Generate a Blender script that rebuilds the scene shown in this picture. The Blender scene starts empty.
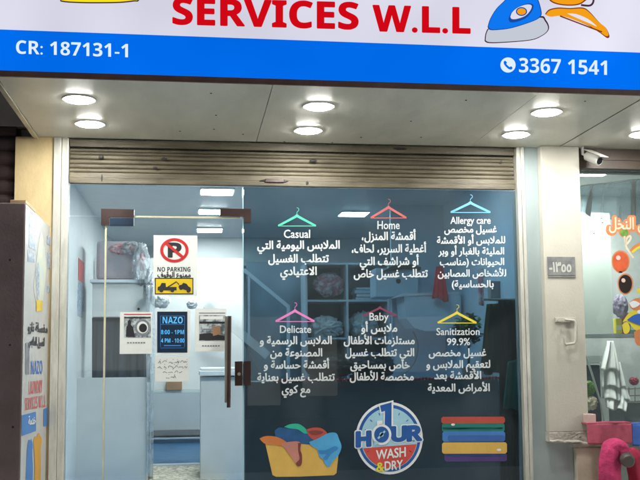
import bpy, bmesh, math, random, unicodedata
from mathutils import Vector, Matrix, noise
R_ = math.radians
random.seed(7)
sc = bpy.context.scene
col = sc.collection

# ------------------------------------------------------------------ camera
CAM = Vector((0.0, -6.3, 1.07))
YAW, PITCH, ROLL = 0.134864, 0.094626, -0.0093101
FPX, CX, CY = 945.0, 320.0, 269.86
fw = Vector((math.sin(YAW)*math.cos(PITCH), math.cos(YAW)*math.cos(PITCH), math.sin(PITCH)))
r0 = Vector((math.cos(YAW), -math.sin(YAW), 0)); u0 = r0.cross(fw)
rt = r0*math.cos(ROLL) + u0*math.sin(ROLL); up = -r0*math.sin(ROLL) + u0*math.cos(ROLL)
cd = bpy.data.cameras.new('camera'); cam = bpy.data.objects.new('camera', cd); col.objects.link(cam)
M = Matrix((rt, up, -fw)).transposed().to_4x4(); M.translation = CAM
cam.matrix_world = M
cd.sensor_fit = 'HORIZONTAL'; cd.sensor_width = 36.0; cd.lens = FPX/640*36.0
cd.shift_x = 0.0; cd.shift_y = (CY-240)/640
cd.clip_start = 0.05; cd.clip_end = 400
sc.camera = cam
# ------------------------------------------------------------------ world, sun, exposure (night street)
w = bpy.data.worlds.new("World"); sc.world = w; w.use_nodes = True
nt = w.node_tree; bg = nt.nodes['Background']
sky = nt.nodes.new('ShaderNodeTexSky'); sky.sky_type = 'NISHITA'; sky.sun_disc = False
SUNV = Vector((-.754, .633, -.174)).normalized()          # soft low light of the street onto the shop front
sky.sun_elevation = math.asin(-SUNV.z); sky.sun_rotation = math.atan2(-SUNV.x, -SUNV.y)
nt.links.new(sky.outputs[0], bg.inputs[0]); bg.inputs[1].default_value = 0.03
sd = bpy.data.lights.new('sun', 'SUN'); sd.energy = 1.5; sd.angle = R_(34); sd.color = (1.0, .97, .92)
so = bpy.data.objects.new('sun', sd); col.objects.link(so); so.rotation_euler = SUNV.to_track_quat('-Z', 'Y').to_euler()
sc.view_settings.view_transform = 'Standard'; sc.view_settings.look = 'None'
sc.view_settings.exposure = 0.0; sc.view_settings.gamma = 1.0
sc.view_settings.use_curve_mapping = False
sc.render.engine = 'CYCLES'
sc.cycles.use_denoising = True
sc.cycles.max_bounces = 10; sc.cycles.transparent_max_bounces = 24
sc.cycles.sample_clamp_indirect = 6.0
sc.cycles.caustics_reflective = False; sc.cycles.caustics_refractive = False
LAMP_OUT, LAMP_IN = 212.0, 115.0       # radiance of the canopy lamps and of the shop's ceiling lamps

# ------------------------------------------------------------------ surveying: image point -> point on a real plane
def ray(px, py):
    return rt*(px-CX) + up*(-(py-CY)) + fw*FPX
def at(px, py, Y=0.0):
    d = ray(px, py); return CAM + d*((Y-CAM.y)/d.y)
def atz(px, py, Z):
    d = ray(px, py); return CAM + d*((Z-CAM.z)/d.z)
def atx(px, py, X):
    d = ray(px, py); return CAM + d*((X-CAM.x)/d.x)

# ------------------------------------------------------------------ materials
def mat(name, c, rough=.5, metal=0.0, var=.12, scale=6.0, bump=0.0, bscale=40.0, spec=.5, emit=None, coat=0.0, stretch=None, c2=None, detail=6.0, lo=.35, hi=.7):
    m = bpy.data.materials.new(name); m.use_nodes = True
    t = m.node_tree; p = t.nodes['Principled BSDF']
    p.inputs['Roughness'].default_value = rough; p.inputs['Metallic'].default_value = metal
    p.inputs['Specular IOR Level'].default_value = spec
    p.inputs['Coat Weight'].default_value = coat
    tc = t.nodes.new('ShaderNodeTexCoord'); mp = t.nodes.new('ShaderNodeMapping')
    t.links.new(tc.outputs['Object'], mp.inputs[0])
    if stretch: mp.inputs['Scale'].default_value = stretch
    n = t.nodes.new('ShaderNodeTexNoise'); n.inputs['Scale'].default_value = scale; n.inputs['Detail'].default_value = detail
    n.inputs['Roughness'].default_value = .62
    t.links.new(mp.outputs[0], n.inputs['Vector'])
    rp = t.nodes.new('ShaderNodeValToRGB')
    rp.color_ramp.elements[0].position = lo; rp.color_ramp.elements[1].position = hi
    a = c2 if c2 else tuple(max(0, k*(1-var)) for k in c)
    b = c if c2 else tuple(min(1, k*(1+var*.6)) for k in c)
    rp.color_ramp.elements[0].color = (*a, 1); rp.color_ramp.elements[1].color = (*b, 1)
    t.links.new(n.outputs['Fac'], rp.inputs[0]); t.links.new(rp.outputs[0], p.inputs['Base Color'])
    if bump:
        n2 = t.nodes.new('ShaderNodeTexNoise'); n2.inputs['Scale'].default_value = bscale; n2.inputs['Detail'].default_value = 4
        t.links.new(mp.outputs[0], n2.inputs['Vector'])
        bp = t.nodes.new('ShaderNodeBump'); bp.inputs['Strength'].default_value = bump; bp.inputs['Distance'].default_value = .01
        t.links.new(n2.outputs['Fac'], bp.inputs['Height']); t.links.new(bp.outputs[0], p.inputs['Normal'])
    if emit:
        t.links.new(rp.outputs[0], p.inputs['Emission Color']); p.inputs['Emission Strength'].default_value = emit
    return m
def lit(name, c, s, uneven=0.0):
    m = bpy.data.materials.new(name); m.use_nodes = True; t = m.node_tree; t.nodes.clear()
    e = t.nodes.new('ShaderNodeEmission'); o = t.nodes.new('ShaderNodeOutputMaterial')
    e.inputs[0].default_value = (*c, 1); e.inputs[1].default_value = s
    if uneven:
        tc = t.nodes.new('ShaderNodeTexCoord'); n = t.nodes.new('ShaderNodeTexNoise'); n.inputs['Scale'].default_value = 1.1; n.inputs['Detail'].default_value = 2
        mr = t.nodes.new('ShaderNodeMapRange'); mr.inputs['To Min'].default_value = s*(1-uneven); mr.inputs['To Max'].default_value = s*(1+uneven*.4)
        t.links.new(tc.outputs['Object'], n.inputs['Vector']); t.links.new(n.outputs['Fac'], mr.inputs['Value']); t.links.new(mr.outputs[0], e.inputs[1])
    t.links.new(e.outputs[0], o.inputs[0]); return m
def sheet(name, tint, haze=0.0, hazec=(.6, .7, .75), refl=1.0, rough=0.0, hscale=1.5, wave=0.0):
    """clear or tinted pane: coloured see-through, mirror-like sheen by angle, a little smeared dirt"""
    m = bpy.data.materials.new(name); m.use_nodes = True; t = m.node_tree; t.nodes.clear()
    L = t.links.new
    o = t.nodes.new('ShaderNodeOutputMaterial')
    tr = t.nodes.new('ShaderNodeBsdfTransparent'); tr.inputs[0].default_value = (*tint, 1)
    gl = t.nodes.new('ShaderNodeBsdfGlossy'); gl.inputs['Roughness'].default_value = rough
    gl.inputs[0].default_value = (refl, refl, refl, 1)
    fr = t.nodes.new('ShaderNodeFresnel'); fr.inputs[0].default_value = 1.5
    mx = t.nodes.new('ShaderNodeMixShader'); L(fr.outputs[0], mx.inputs[0]); L(tr.outputs[0], mx.inputs[1]); L(gl.outputs[0], mx.inputs[2])
    last = mx
    tc = t.nodes.new('ShaderNodeTexCoord')
    if wave:
        nz = t.nodes.new('ShaderNodeTexNoise'); nz.inputs['Scale'].default_value = 2.5
        L(tc.outputs['Object'], nz.inputs['Vector'])
        bp = t.nodes.new('ShaderNodeBump'); bp.inputs['Strength'].default_value = wave; bp.inputs['Distance'].default_value = .02
        L(nz.outputs['Fac'], bp.inputs['Height']); L(bp.outputs[0], gl.inputs['Normal'])
    if haze:
        df = t.nodes.new('ShaderNodeBsdfDiffuse'); df.inputs[0].default_value = (*hazec, 1)
        n = t.nodes.new('ShaderNodeTexNoise'); n.inputs['Scale'].default_value = hscale; n.inputs['Detail'].default_value = 8
        n.inputs['Distortion'].default_value = 1.2
        L(tc.outputs['Object'], n.inputs['Vector'])
        mr = t.nodes.new('ShaderNodeMapRange'); mr.inputs['From Min'].default_value = .38; mr.inputs['From Max'].default_value = .75
        mr.inputs['To Min'].default_value = haze*.25; mr.inputs['To Max'].default_value = haze
        L(n.outputs['Fac'], mr.inputs['Value'])
        m2 = t.nodes.new('ShaderNodeMixShader'); L(mr.outputs[0], m2.inputs[0]); L(mx.outputs[0], m2.inputs[1]); L(df.outputs[0], m2.inputs[2])
        last = m2
    L(last.outputs[0], o.inputs[0]); return m
def lin(r, g, b):
    f = lambda v: ((v/255+.055)/1.055)**2.4 if v > 10 else v/255/12.92
    return (f(r), f(g), f(b))

MAT = dict(
 pave=mat('pavement_tiles', (.70, .71, .66), .6, var=.15, scale=3),
 soffit=mat('soffit_sheet', (.86, .87, .78), .30, var=.2, scale=1.6, bump=.05, bscale=3, stretch=(1, .35, 1), detail=9),
 soffit2=mat('soffit_sheet_pale', (.88, .89, .81), .32, var=.2, scale=2.1, bump=.05, bscale=3, stretch=(1, .4, 1), detail=9),
 dark=mat('black_gap', (.012, .011, .01), .8),
 hole=mat('black_screw', (.02, .02, .02), .6),
 trim=mat('canopy_edge_trim', (.62, .60, .50), .35, metal=.2, var=.2),
 maroontrim=mat('sign_bottom_trim', (.13, .07, .065), .45, var=.3),
 housing=mat('sign_housing', (.35, .36, .38), .4),
 yellowwall=mat('yellow_painted_pillar', (.72, .57, .31), .55, var=.2, scale=5, bump=.15, bscale=60, stretch=(1, 1, .5)),
 cream=mat('cream_painted_pillar', (.56, .545, .475), .55, var=.07, scale=3.5, bump=.12, bscale=70),
 plaster=mat('bare_plaster', (.55, .52, .46), .8, var=.35, scale=14, bump=.5, bscale=60),
 guide=mat('shutter_guide_metal', (.62, .62, .56), .42, metal=.15, var=.22, scale=8, stretch=(3, 3, .6)),
 clad=mat('grey_blue_cladding', (.42, .50, .51), .35, metal=.1, var=.15, scale=2.5, stretch=(1, 1, .4)),
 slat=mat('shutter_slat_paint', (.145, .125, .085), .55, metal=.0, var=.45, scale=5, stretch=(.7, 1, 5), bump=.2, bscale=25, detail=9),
 slatdark=mat('brown_shutter_slat', (.045, .028, .026), .55, var=.3, scale=4, stretch=(.6, 1, 4)),
 brown=mat('brown_cabinet_paint', (.20, .155, .16), .5, var=.22, scale=4, bump=.1, bscale=50),
 wood=mat('raw_wood', (.5, .36, .2), .7, var=.3, scale=10, stretch=(1, 1, 6)),
 bronze=mat('dark_bronze_metal', (.055, .032, .03), .3, metal=.35, var=.3, spec=.7),
 bluepatch=mat('dark_blue_metal', (.02, .04, .075), .3, metal=.3, var=.3),
 steel=mat('pale_steel', (.66, .64, .58), .25, metal=.8, var=.1),
 edge=mat('pale_glass_edge', (.62, .60, .42), .3, var=.15, scale=8),
 edgeblue=mat('bluish_glass_edge', (.42, .62, .68), .2, var=.1),
 inwall=mat('pale_blue_wall', (.66, .70, .70), .55, var=.07, scale=2),
 bluewall=mat('pale_blue_panel', (.54, .71, .82), .5, var=.08, scale=2),
 ceil=mat('white_ceiling', (.71, .74, .75), .35, var=.05),
 bluefloor=mat('blue_floor_vinyl', (.07, .24, .46), .35, var=.2, scale=6),
 white=mat('white_laminate', (.73, .75, .73), .35, var=.06, scale=3),
 greywhite=mat('grey_white_laminate', (.54, .62, .62), .4, var=.08, scale=3),
 shelfw=mat('white_shelf_board', (.70, .76, .80), .4, var=.05),
 shelfback=mat('grey_blue_shelf_back', (.10, .17, .22), .5, var=.15),
 stairside=mat('grey_blue_stair_panel', (.20, .28, .33), .5, var=.12, scale=3),
 slate=mat('dark_slate_counter', (.29, .285, .28), .4, var=.25, scale=3),
 drape=mat('charcoal_drape', (.045, .06, .08), .8, var=.4, scale=4, stretch=(3, 3, .6)),
 black=mat('black_cloth', (.012, .014, .018), .7, var=.4),
 olive=mat('dark_olive_cloth', (.075, .13, .055), .8, var=.4),
 teal=mat('teal_cloth', (.03, .40, .32), .7, var=.3),
 red=mat('red_cloth', (.85, .03, .06), .7, var=.3),
 redbead=mat('red_glossy_beads', (.62, .015, .03), .25, var=.3),
 plastic=mat('crumpled_clear_plastic', (.82, .84, .82), .34, var=.3, scale=12, bump=.45, bscale=30, c2=(.68, .72, .72)),
 pinkpack=mat('pink_patterned_package', (.50, .42, .45), .3, var=.2, scale=7, c2=(.36, .36, .40), bump=.2, bscale=12),
 pinkfab=mat('pink_white_fabric', (.62, .20, .25), .7, scale=16, c2=(.66, .62, .62), lo=.42, hi=.56),
 leaf=mat('green_leaves', (.16, .34, .06), .5, var=.5, scale=20),
 leafdark=mat('dark_leaves', (.03, .07, .035), .5, var=.5, scale=20),
 cardboard=mat('brown_cardboard', (.34, .20, .11), .8, var=.2),
 matcloth=mat('patterned_mat', (.62, .58, .46), .8, scale=26, c2=(.30, .27, .22), lo=.46, hi=.55),
 paper=mat('white_paper', (.74, .78, .76), .5, var=.05),
 film=mat('white_poster_film', (.52, .54, .54), .25, var=.08, scale=3),
 ink=mat('black_ink', (.025, .025, .03), .5), greyink=mat('grey_ink', (.22, .24, .28), .5, var=.3, scale=20),
 greybluei=mat('grey_blue_ink', (.20, .29, .42), .4, scale=30, c2=(.55, .60, .66), lo=.42, hi=.55),
 redink=mat('red_ink', (.55, .025, .03), .45), pinkredink=mat('soft_red_ink', (.60, .12, .12), .45),
 blueink=mat('royal_blue_ink', (.03, .12, .48), .45), midblueink=mat('mid_blue_ink', (.06, .20, .52), .45),
 yellowink=mat('yellow_ink', (.72, .52, .02), .45), orangeink=mat('ochre_ink', (.62, .33, .03), .5),
 paleyellow=mat('pale_yellow_ink', (.66, .66, .45), .5, scale=12, c2=(.50, .60, .62)),
 photo=mat('grey_photo_print', (.10, .13, .15), .3, scale=22, c2=(.50, .56, .58), lo=.42, hi=.58, detail=3),
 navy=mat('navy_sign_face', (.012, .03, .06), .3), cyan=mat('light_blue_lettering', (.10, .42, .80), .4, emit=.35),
 # window stickers
 s_text=mat('soft_white_vinyl', (.66, .71, .73), .4, var=.10, scale=9),
 s_white=mat('white_vinyl', (.80, .84, .86), .4, var=.04),
 s_green=mat('green_vinyl', (.07, .50, .34), .4), s_coral=mat('coral_vinyl', (.62, .16, .16), .4),
 s_sky=mat('sky_blue_vinyl', (.14, .46, .66), .4), s_pink=mat('pink_vinyl', (.72, .22, .52), .4),
 s_yellow=mat('yellow_vinyl', (.74, .64, .06), .4),
 s_basket=mat('basket_yellow_vinyl', (.66, .42, .10), .4), s_orange=mat('orange_vinyl', (.60, .20, .06), .4),
 s_navy=mat('navy_vinyl', (.025, .10, .26), .4, scale=12, var=.3), s_brick=mat('brick_vinyl', (.46, .08, .06), .4),
 s_salmon=mat('salmon_vinyl', (.52, .22, .18), .4), s_maroon=mat('maroon_vinyl', (.20, .05, .045), .4),
 s_azure=mat('azure_vinyl', (.08, .36, .66), .4), s_azured=mat('deep_azure_vinyl', (.04, .22, .52), .4),
 s_emer=mat('emerald_vinyl', (.03, .42, .28), .4), s_logo=mat('logo_blue_vinyl', (.02, .10, .36), .4),
 s_logoface=mat('logo_pale_blue_vinyl', (.36, .62, .76), .4), s_logored=mat('logo_red_vinyl', (.58, .075, .065), .4),
 s_tealbar=mat('teal_vinyl', (.02, .20, .17), .4), s_bluebar=mat('blue_bar_vinyl', (.06, .20, .52), .4),
 s_blued=mat('dark_blue_bar_vinyl', (.045, .13, .40), .4), s_purple=mat('purple_vinyl', (.075, .045, .18), .4), s_tealdark=mat('dark_teal_vinyl', (.012, .12, .12), .4),
 # sign
 sg_white=lit('backlit_white_panel', lin(232, 231, 248), 1.0, .4), sg_blue=lit('backlit_blue_panel', lin(0, 116, 252), 1.0, .45),
 sg_red=lit('backlit_red_letter', lin(208, 8, 22), 1.0), sg_letter=lit('backlit_white_letter', lin(225, 240, 255), 1.0),
 sg_yellow=lit('backlit_yellow_art', lin(245, 225, 30), 1.0), sg_line=lit('backlit_dark_line', lin(70, 45, 60), 1.0),
 sg_iron=lit('backlit_iron_blue', lin(15, 120, 240), 1.0), sg_gold=lit('backlit_orange_art', lin(245, 160, 25), 1.0),
 sg_grey=lit('backlit_grey_art', lin(196, 202, 214), 1.0), sg_irond=lit('backlit_deep_blue_art', lin(25, 75, 160), 1.0),
 sg_brown=lit('backlit_brown_line', lin(130, 60, 25), 1.0),
 farwin=lit('added_glow_window', (1.0, .93, .80), .75, .6),
 lampout=lit('downlight_lens', (1.0, .98, .92), LAMP_OUT), lampin=lit('ceiling_panel_lens', (.93, .98, 1.0), LAMP_IN),
 lampnb=lit('warm_ceiling_lens', (1.0, .96, .88), 230.0),
 ring=mat('white_lamp_ring', (.8, .8, .78), .3),
 # neighbour
 nbeam=mat('dark_brown_header', (.10, .075, .06), .5, var=.3, scale=5), nwall=mat('grey_shop_wall', (.46, .50, .50), .6, var=.15),
 nboard=mat('pale_green_grey_board', (.56, .62, .58), .45, var=.06, scale=2), ngrey=mat('grey_metal_tray', (.26, .31, .31), .35, metal=.3),
 navybox=mat('navy_bin', (.03, .05, .08), .5), pinkcloth=mat('dusty_pink_cloth', (.50, .10, .16), .8, var=.35, scale=7, bump=.3, bscale=15),
 hotpink=mat('hot_pink_cloth', (.62, .045, .17), .8, var=.4, scale=9, bump=.7, bscale=38), deepred=mat('crimson_cloth', (.42, .02, .07), .75, var=.35, scale=6),
 bluecloth=mat('royal_blue_cloth', (.06, .16, .55), .8, var=.25), toygrey=mat('purple_grey_plush', (.20, .18, .26), .8, scale=14, var=.3),
 stump=mat('grey_mannequin_plastic', (.10, .085, .08), .45),
 camwhite=mat('white_camera_plastic', (.72, .72, .68), .35), lens=mat('black_camera_lens', (.01, .01, .012), .1),
 plate=mat('worn_metal_plate', (.30, .31, .30), .45, metal=.2, scale=9, c2=(.13, .14, .17), lo=.3, hi=.6), platetext=mat('pale_plate_lettering', (.60, .62, .58), .5),
 b_orange=mat('orange_balloon_ink', (.72, .14, .06), .25, var=.2, scale=9), b_black=mat('black_balloon_ink', (.03, .025, .025), .2), b_glow=mat('orange_outline_ink', (.66, .24, .10), .4),
 b_cream=mat('cream_ink', (.74, .66, .50), .4), b_spot=mat('pale_highlight_ink', (.82, .62, .56), .3),
 tabletop=mat('cream_table_edge', (.62, .55, .45), .6), brick=mat('cream_stone', (.58, .52, .42), .7, var=.15, bump=.3, bscale=40),
 upper=mat('upper_facade_paint', (.35, .33, .30), .7), asphalt=mat('asphalt', (.05, .05, .05), .85, var=.3, scale=20, bump=.3, bscale=120),
 g_clear=sheet('clear_glass', (.93, .965, .96), haze=.05, hazec=(.55, .68, .74)),
 g_film=sheet('blue_film_glass', (.385, .495, .55), haze=.24, hazec=(.18, .235, .26), hscale=1.3),
 g_neigh=sheet('window_glass', (.86, .92, .92), haze=.10, hazec=(.5, .58, .62), wave=.3),
 sheetpl=sheet('wavy_reflection_plastic', (.72, .80, .84), haze=.35, hazec=(.56, .64, .68), rough=.35, hscale=3),
 curtain=sheet('clear_pvc_strip', (.90, .94, .96), haze=.55, hazec=(.74, .80, .84), rough=.25, hscale=6),
)

# ------------------------------------------------------------------ mesh helpers
WP = {}
def thing(name, label, cat, loc=(0, 0, 0), group=None):
    o = bpy.data.objects.new(name, None); col.objects.link(o); o.empty_display_size = .1
    o.location = loc; WP[o.name] = Vector(loc)
    return tag(o, label, cat, group)
def tag(o, label=None, cat=None, group=None, kind=None):
    if label: o['label'] = label
    if cat: o['category'] = cat
    if group: o['group'] = group
    if kind or label: o['kind'] = kind or 'thing'
    return o
class MB:
    def __init__(s): s.v = []; s.f = []; s.sm = []
    def add(s, vs, fs, smooth=False):
        b = len(s.v); s.v += [Vector(v) for v in vs]
        for f in fs: s.f.append([b+i for i in f]); s.sm.append(smooth)
        return s
    def box(s, x0, x1, y0, y1, z0, z1, bev=0.0):
        x0, x1 = min(x0, x1), max(x0, x1); y0, y1 = min(y0, y1), max(y0, y1); z0, z1 = min(z0, z1), max(z0, z1)
        if bev:
            bm = bmesh.new(); bmesh.ops.create_cube(bm, size=1)
            for v in bm.verts: v.co = ((x0+x1)/2+v.co.x*(x1-x0), (y0+y1)/2+v.co.y*(y1-y0), (z0+z1)/2+v.co.z*(z1-z0))
            bmesh.ops.bevel(bm, geom=bm.edges[:], offset=min(bev, .45*min(x1-x0, y1-y0, z1-z0)), segments=2, affect='EDGES', profile=.6)
            bm.verts.index_update()
            s.add([v.co.copy() for v in bm.verts], [[v.index for v in f.verts] for f in bm.faces]); bm.free(); return s
        return s.add([(x0,y0,z0),(x1,y0,z0),(x1,y1,z0),(x0,y1,z0),(x0,y0,z1),(x1,y0,z1),(x1,y1,z1),(x0,y1,z1)],
              [(3,2,1,0),(4,5,6,7),(0,1,5,4),(1,2,6,5),(2,3,7,6),(3,0,4,7)])
    def hexa(s, a, b):           # two quads (front, back) joined into a closed block
        return s.add(list(a)+list(b), [(0,1,2,3),(7,6,5,4),(4,5,1,0),(5,6,2,1),(6,7,3,2),(7,4,0,3)])
    def prism(s, pts, d):        # closed outline pushed along d
        n = len(pts); d = Vector(d)
        return s.add([Vector(p) for p in pts]+[Vector(p)+d for p in pts],
              [list(range(n)), list(range(2*n-1, n-1, -1))]+[(i, i+n, (i+1)%n+n, (i+1)%n) for i in range(n)])
    def face(s, pts): return s.add(pts, [list(range(len(pts)))])
    def tube(s, path, r, n=10, cap=True, flat=1.0):
        path = [Vector(p) for p in path]; rs = r if isinstance(r, (list, tuple)) else [r]*len(path)
        vs = []; ref = Vector((.13, .97, .2))
        for i, p in enumerate(path):
            t = (path[min(i+1, len(path)-1)]-path[max(i-1, 0)]).normalized()
            a = t.cross(ref).normalized(); b = t.cross(a).normalized()
            for k in range(n):
                th = 2*math.pi*k/n; vs.append(p+a*math.cos(th)*rs[i]+b*math.sin(th)*rs[i]*flat)
        fs = [(i*n+k, i*n+(k+1)%n, (i+1)*n+(k+1)%n, (i+1)*n+k) for i in range(len(path)-1) for k in range(n)]
        s.add(vs, fs, True)
        if cap:
            s.add(vs[:n], [list(range(n-1, -1, -1))]); s.add(vs[-n:], [list(range(n))])
        return s
    def disc(s, c, r, axis='z', n=28, h=0.0):
        c = Vector(c); pts = []
        for k in range(n):
            th = 2*math.pi*k/n; a, b = r*math.cos(th), r*math.sin(th)
            pts.append(c+(Vector((a, b, 0)) if axis == 'z' else Vector((a, 0, b))))
        if h: return s.prism(pts, (0, 0, h) if axis == 'z' else (0, h, 0))
        return s.face(pts)
    def ring(s, c, ri, ro, h, n=32):
        vs = []
        for k in range(n):
            th = 2*math.pi*k/n; e = Vector((math.cos(th), math.sin(th), 0)); c_ = Vector(c)
            vs += [c_+e*ri, c_+e*ro, c_+e*(ro-.004)+Vector((0, 0, -h)), c_+e*ri+Vector((0, 0, -h))]
        fs = []
        for k in range(n):
            a = 4*k; b = 4*((k+1) % n)
            fs += [(a+i, b+i, b+(i+1) % 4, a+(i+1) % 4) for i in range(4)]
        return s.add(vs, fs, False)
    def blob(s, c, rx, ry, rz, amp=.25, freq=3.0, sub=3, seed=0, floor=None, crease=False):
        bm = bmesh.new(); bmesh.ops.create_icosphere(bm, subdivisions=sub, radius=1)
        sd_ = Vector((seed*3.1, seed*1.7, seed*.9))
        for v in bm.verts:
            n_ = noise.fractal(v.co*freq+sd_, 1.0, 2.0, 3)
            if crease: n_ = .55-1.5*abs(noise.noise(v.co*freq+sd_))-.8*abs(noise.noise(v.co*freq*2.3-sd_))-.35*abs(noise.noise(v.co*freq*5+sd_))
            q = v.co*(1+amp*n_); v.co = Vector((c[0]+q.x*rx, c[1]+q.y*ry, c[2]+q.z*rz))
            if floor is not None and v.co.z < floor: v.co.z = floor
        bm.verts.index_update()
        s.add([v.co.copy() for v in bm.verts], [[v.index for v in f.verts] for f in bm.faces], True); bm.free(); return s
    def drape(s, tl, tr, bl, br, nx=26, nz=14, amp=.02, waves=6, seed=0, thick=.006):
        """hanging cloth between four corners, rippled in y, with thickness"""
        tl, tr, bl, br = map(Vector, (tl, tr, bl, br)); vs = []
        for j in range(nz+1):
            v = j/nz
            for i in range(nx+1):
                u = i/nx; p = (tl.lerp(tr, u)).lerp(bl.lerp(br, u), v)
                k = amp*(.3+.7*v)*(math.sin(u*waves*6.28+seed+v*1.3)+.5*math.sin(u*waves*2.7*6.28+seed*2+v*2))
                hem = .5*amp*math.sin(u*9+seed)*v
                vs.append(p+Vector((0, k, hem)))
        n = len(vs); vs += [p+Vector((0, thick, 0)) for p in vs]; fs = []
        W = nx+1
        for j in range(nz):
            for i in range(nx):
                a = j*W+i; fs.append((a, a+1, a+W+1, a+W)); fs.append((n+a+W, n+a+W+1, n+a+1, n+a))
        for i in range(nx):
            fs.append((i, n+i, n+i+1, i+1)); a = nz*W+i; fs.append((a, a+1, n+a+1, n+a))
        for j in range(nz):
            a = j*W; fs.append((a, a+W, n+a+W, n+a)); a = j*W+nx; fs.append((a, n+a, n+a+W, a+W))
        return s.add(vs, fs, True)
    def build(s, name, m, parent=None, loc=None):
        me = bpy.data.meshes.new(name)
        off = WP[parent.name] if parent else Vector(loc) if loc is not None else Vector((0, 0, 0))
        me.from_pydata([tuple(v-off) for v in s.v], [], s.f); me.update()
        me.polygons.foreach_set('use_smooth', s.sm)
        me.materials.append(m)
        o = bpy.data.objects.new(name, me); col.objects.link(o)
        if parent: o.parent = parent; WP[o.name] = off.copy()
        else: o.location = off; WP[o.name] = off.copy()
        return o

# ------------------------------------------------------------------ lettering
AF = {}
for cp in range(0xFE80, 0xFEF5):
    d_ = unicodedata.decomposition(chr(cp)).split()
    if len(d_) == 2: AF.setdefault(int(d_[1], 16), {})[d_[0].strip('<>')] = cp
LA = {0x622: (0xFEF5, 0xFEF6), 0x623: (0xFEF7, 0xFEF8), 0x625: (0xFEF9, 0xFEFA), 0x627: (0xFEFB, 0xFEFC)}
def arabic(s):
    cs = [ord(c) for c in s]; out = []; i = 0; prev = False
    while i < len(cs):
        c = cs[i]; f = AF.get(c)
        if not f: out.append(chr(c)); prev = False; i += 1; continue
        if c == 0x644 and i+1 < len(cs) and cs[i+1] in LA:
            out.append(chr(LA[cs[i+1]][1 if prev else 0])); prev = False; i += 2; continue
        nxt = i+1 < len(cs) and cs[i+1] in AF and 'final' in AF[cs[i+1]]
        cj = 'initial' in f
        g = f['medial'] if prev and nxt and cj else f['final'] if prev and 'final' in f else f['initial'] if nxt and cj else f['isolated']
        out.append(chr(g)); prev = cj; i += 1
    return ''.join(reversed(out)).translate({40: 41, 41: 40})
def bold(s):
    r = ''
    for c in s:
        if 'A' <= c <= 'Z': r += chr(0x1D5D4+ord(c)-65)
        elif 'a' <= c <= 'z': r += chr(0x1D5EE+ord(c)-97)
        elif '0' <= c <= '9': r += chr(0x1D7EC+ord(c)-48)
        else: r += c
    return r
def glyphs(s):
    c = bpy.data.curves.new('lettering', 'FONT'); c.body = s; c.resolution_u = 3
    o = bpy.data.objects.new('lettering', c); col.objects.link(o)
    me = bpy.data.meshes.new_from_object(o.evaluated_get(bpy.context.evaluated_depsgraph_get()))
    vs = [v.co.copy() for v in me.vertices]; fs = [list(p.vertices) for p in me.polygons]
    bpy.data.objects.remove(o); bpy.data.curves.remove(c); bpy.data.meshes.remove(me)
    return vs, fs
def put_text(mb, s, x0, x1, base, em, pl, weight=0.0, slope=0.0):
    """letters between image columns x0..x1 with their baseline at row base, on the plane pl(px, py); depth comes from the plane"""
    vs, fs = glyphs(s)
    if not vs: return mb
    a = min(v.x for v in vs); b = max(v.x for v in vs); k = (x1-x0)/(b-a); w_ = max(weight, 0)*em
    p_, q_, r_ = pl(x0, base), pl(x1, base), pl(x0, base-em); nr = (q_-p_).cross(r_-p_).normalized()   # out of the sheet
    nc = 8 if weight < .06 else 20
    for i, (dx, dy) in enumerate([(0, 0)]+([(math.cos(6.2832*k/nc), math.sin(6.2832*k/nc)) for k in range(nc)] if w_ else [])):
        mb.add([pl(x0+(v.x-a)*k+dx*w_, base-v.y*em+slope*(v.x-a)*k+dy*w_)+nr*(.00008 if nc == 8 else .00003)*i for v in vs], fs)
    return mb
def ar_text(mb, s, x0, x1, base, em, pl, weight=.03, slope=0.0): return put_text(mb, arabic(s), x0, x1, base, em, pl, weight, slope)
def plane(Y): return lambda x, y: at(x, y, Y)
def shape(name, polys, pl, m, parent=None):
    if len(polys) > 1 and all(len(p) != 4 for p in polys):
        for p in polys: o = MB().face([pl(*q) for q in p]).build(name, m, parent)
        return o
    mb = MB()
    for p in polys: mb.face([pl(*q) for q in p])
    return mb.build(name, m, parent)
def ell(cx, cy, rx, ry, n=32, a0=0, a1=360, rot=0):
    pts = []
    for k in range(n if a1-a0 >= 360 else n+1):
        t = R_(a0+(a1-a0)*k/n); x, y = rx*math.cos(t), ry*math.sin(t); c, s_ = math.cos(R_(rot)), math.sin(R_(rot))
        pts.append((cx+x*c-y*s_, cy+x*s_+y*c))
    return pts
def band(pts, wd):              # a drawn line: quads of width wd along pts, joined edge to edge
    n = len(pts); L, R = [], []
    for i in range(n):
        x0, y0 = pts[max(i-1, 0)]; x1, y1 = pts[min(i+1, n-1)]
        l = math.hypot(x1-x0, y1-y0) or 1; nx, ny = -(y1-y0)/l*wd/2, (x1-x0)/l*wd/2
        L.append((pts[i][0]+nx, pts[i][1]+ny)); R.append((pts[i][0]-nx, pts[i][1]-ny))
    return [[L[i], L[i+1], R[i+1], R[i]] for i in range(n-1)]
def spline(pts, n=6):
    out = []
    P = [pts[0]]+list(pts)+[pts[-1]]
    for i in range(1, len(P)-2):
        for k in range(n):
            t = k/n; q = []
            for d in range(2):
                a, b, c, e = P[i-1][d], P[i][d], P[i+1][d], P[i+2][d]
                q.append(.5*(2*b+(c-a)*t+(2*a-5*b+4*c-e)*t*t+(3*b-a-3*c+e)*t**3))
            out.append(tuple(q))
    out.append(tuple(pts[-1])); return out
def loop(pts, n=5): return spline(list(pts)+[pts[0]], n)[:-1]

ZS = 2.545            # underside of the canopy
YS = -1.41            # face of the signboard
XL, XR = -1.035, 2.555
GZ = -0.16            # pavement below the shop floor

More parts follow.
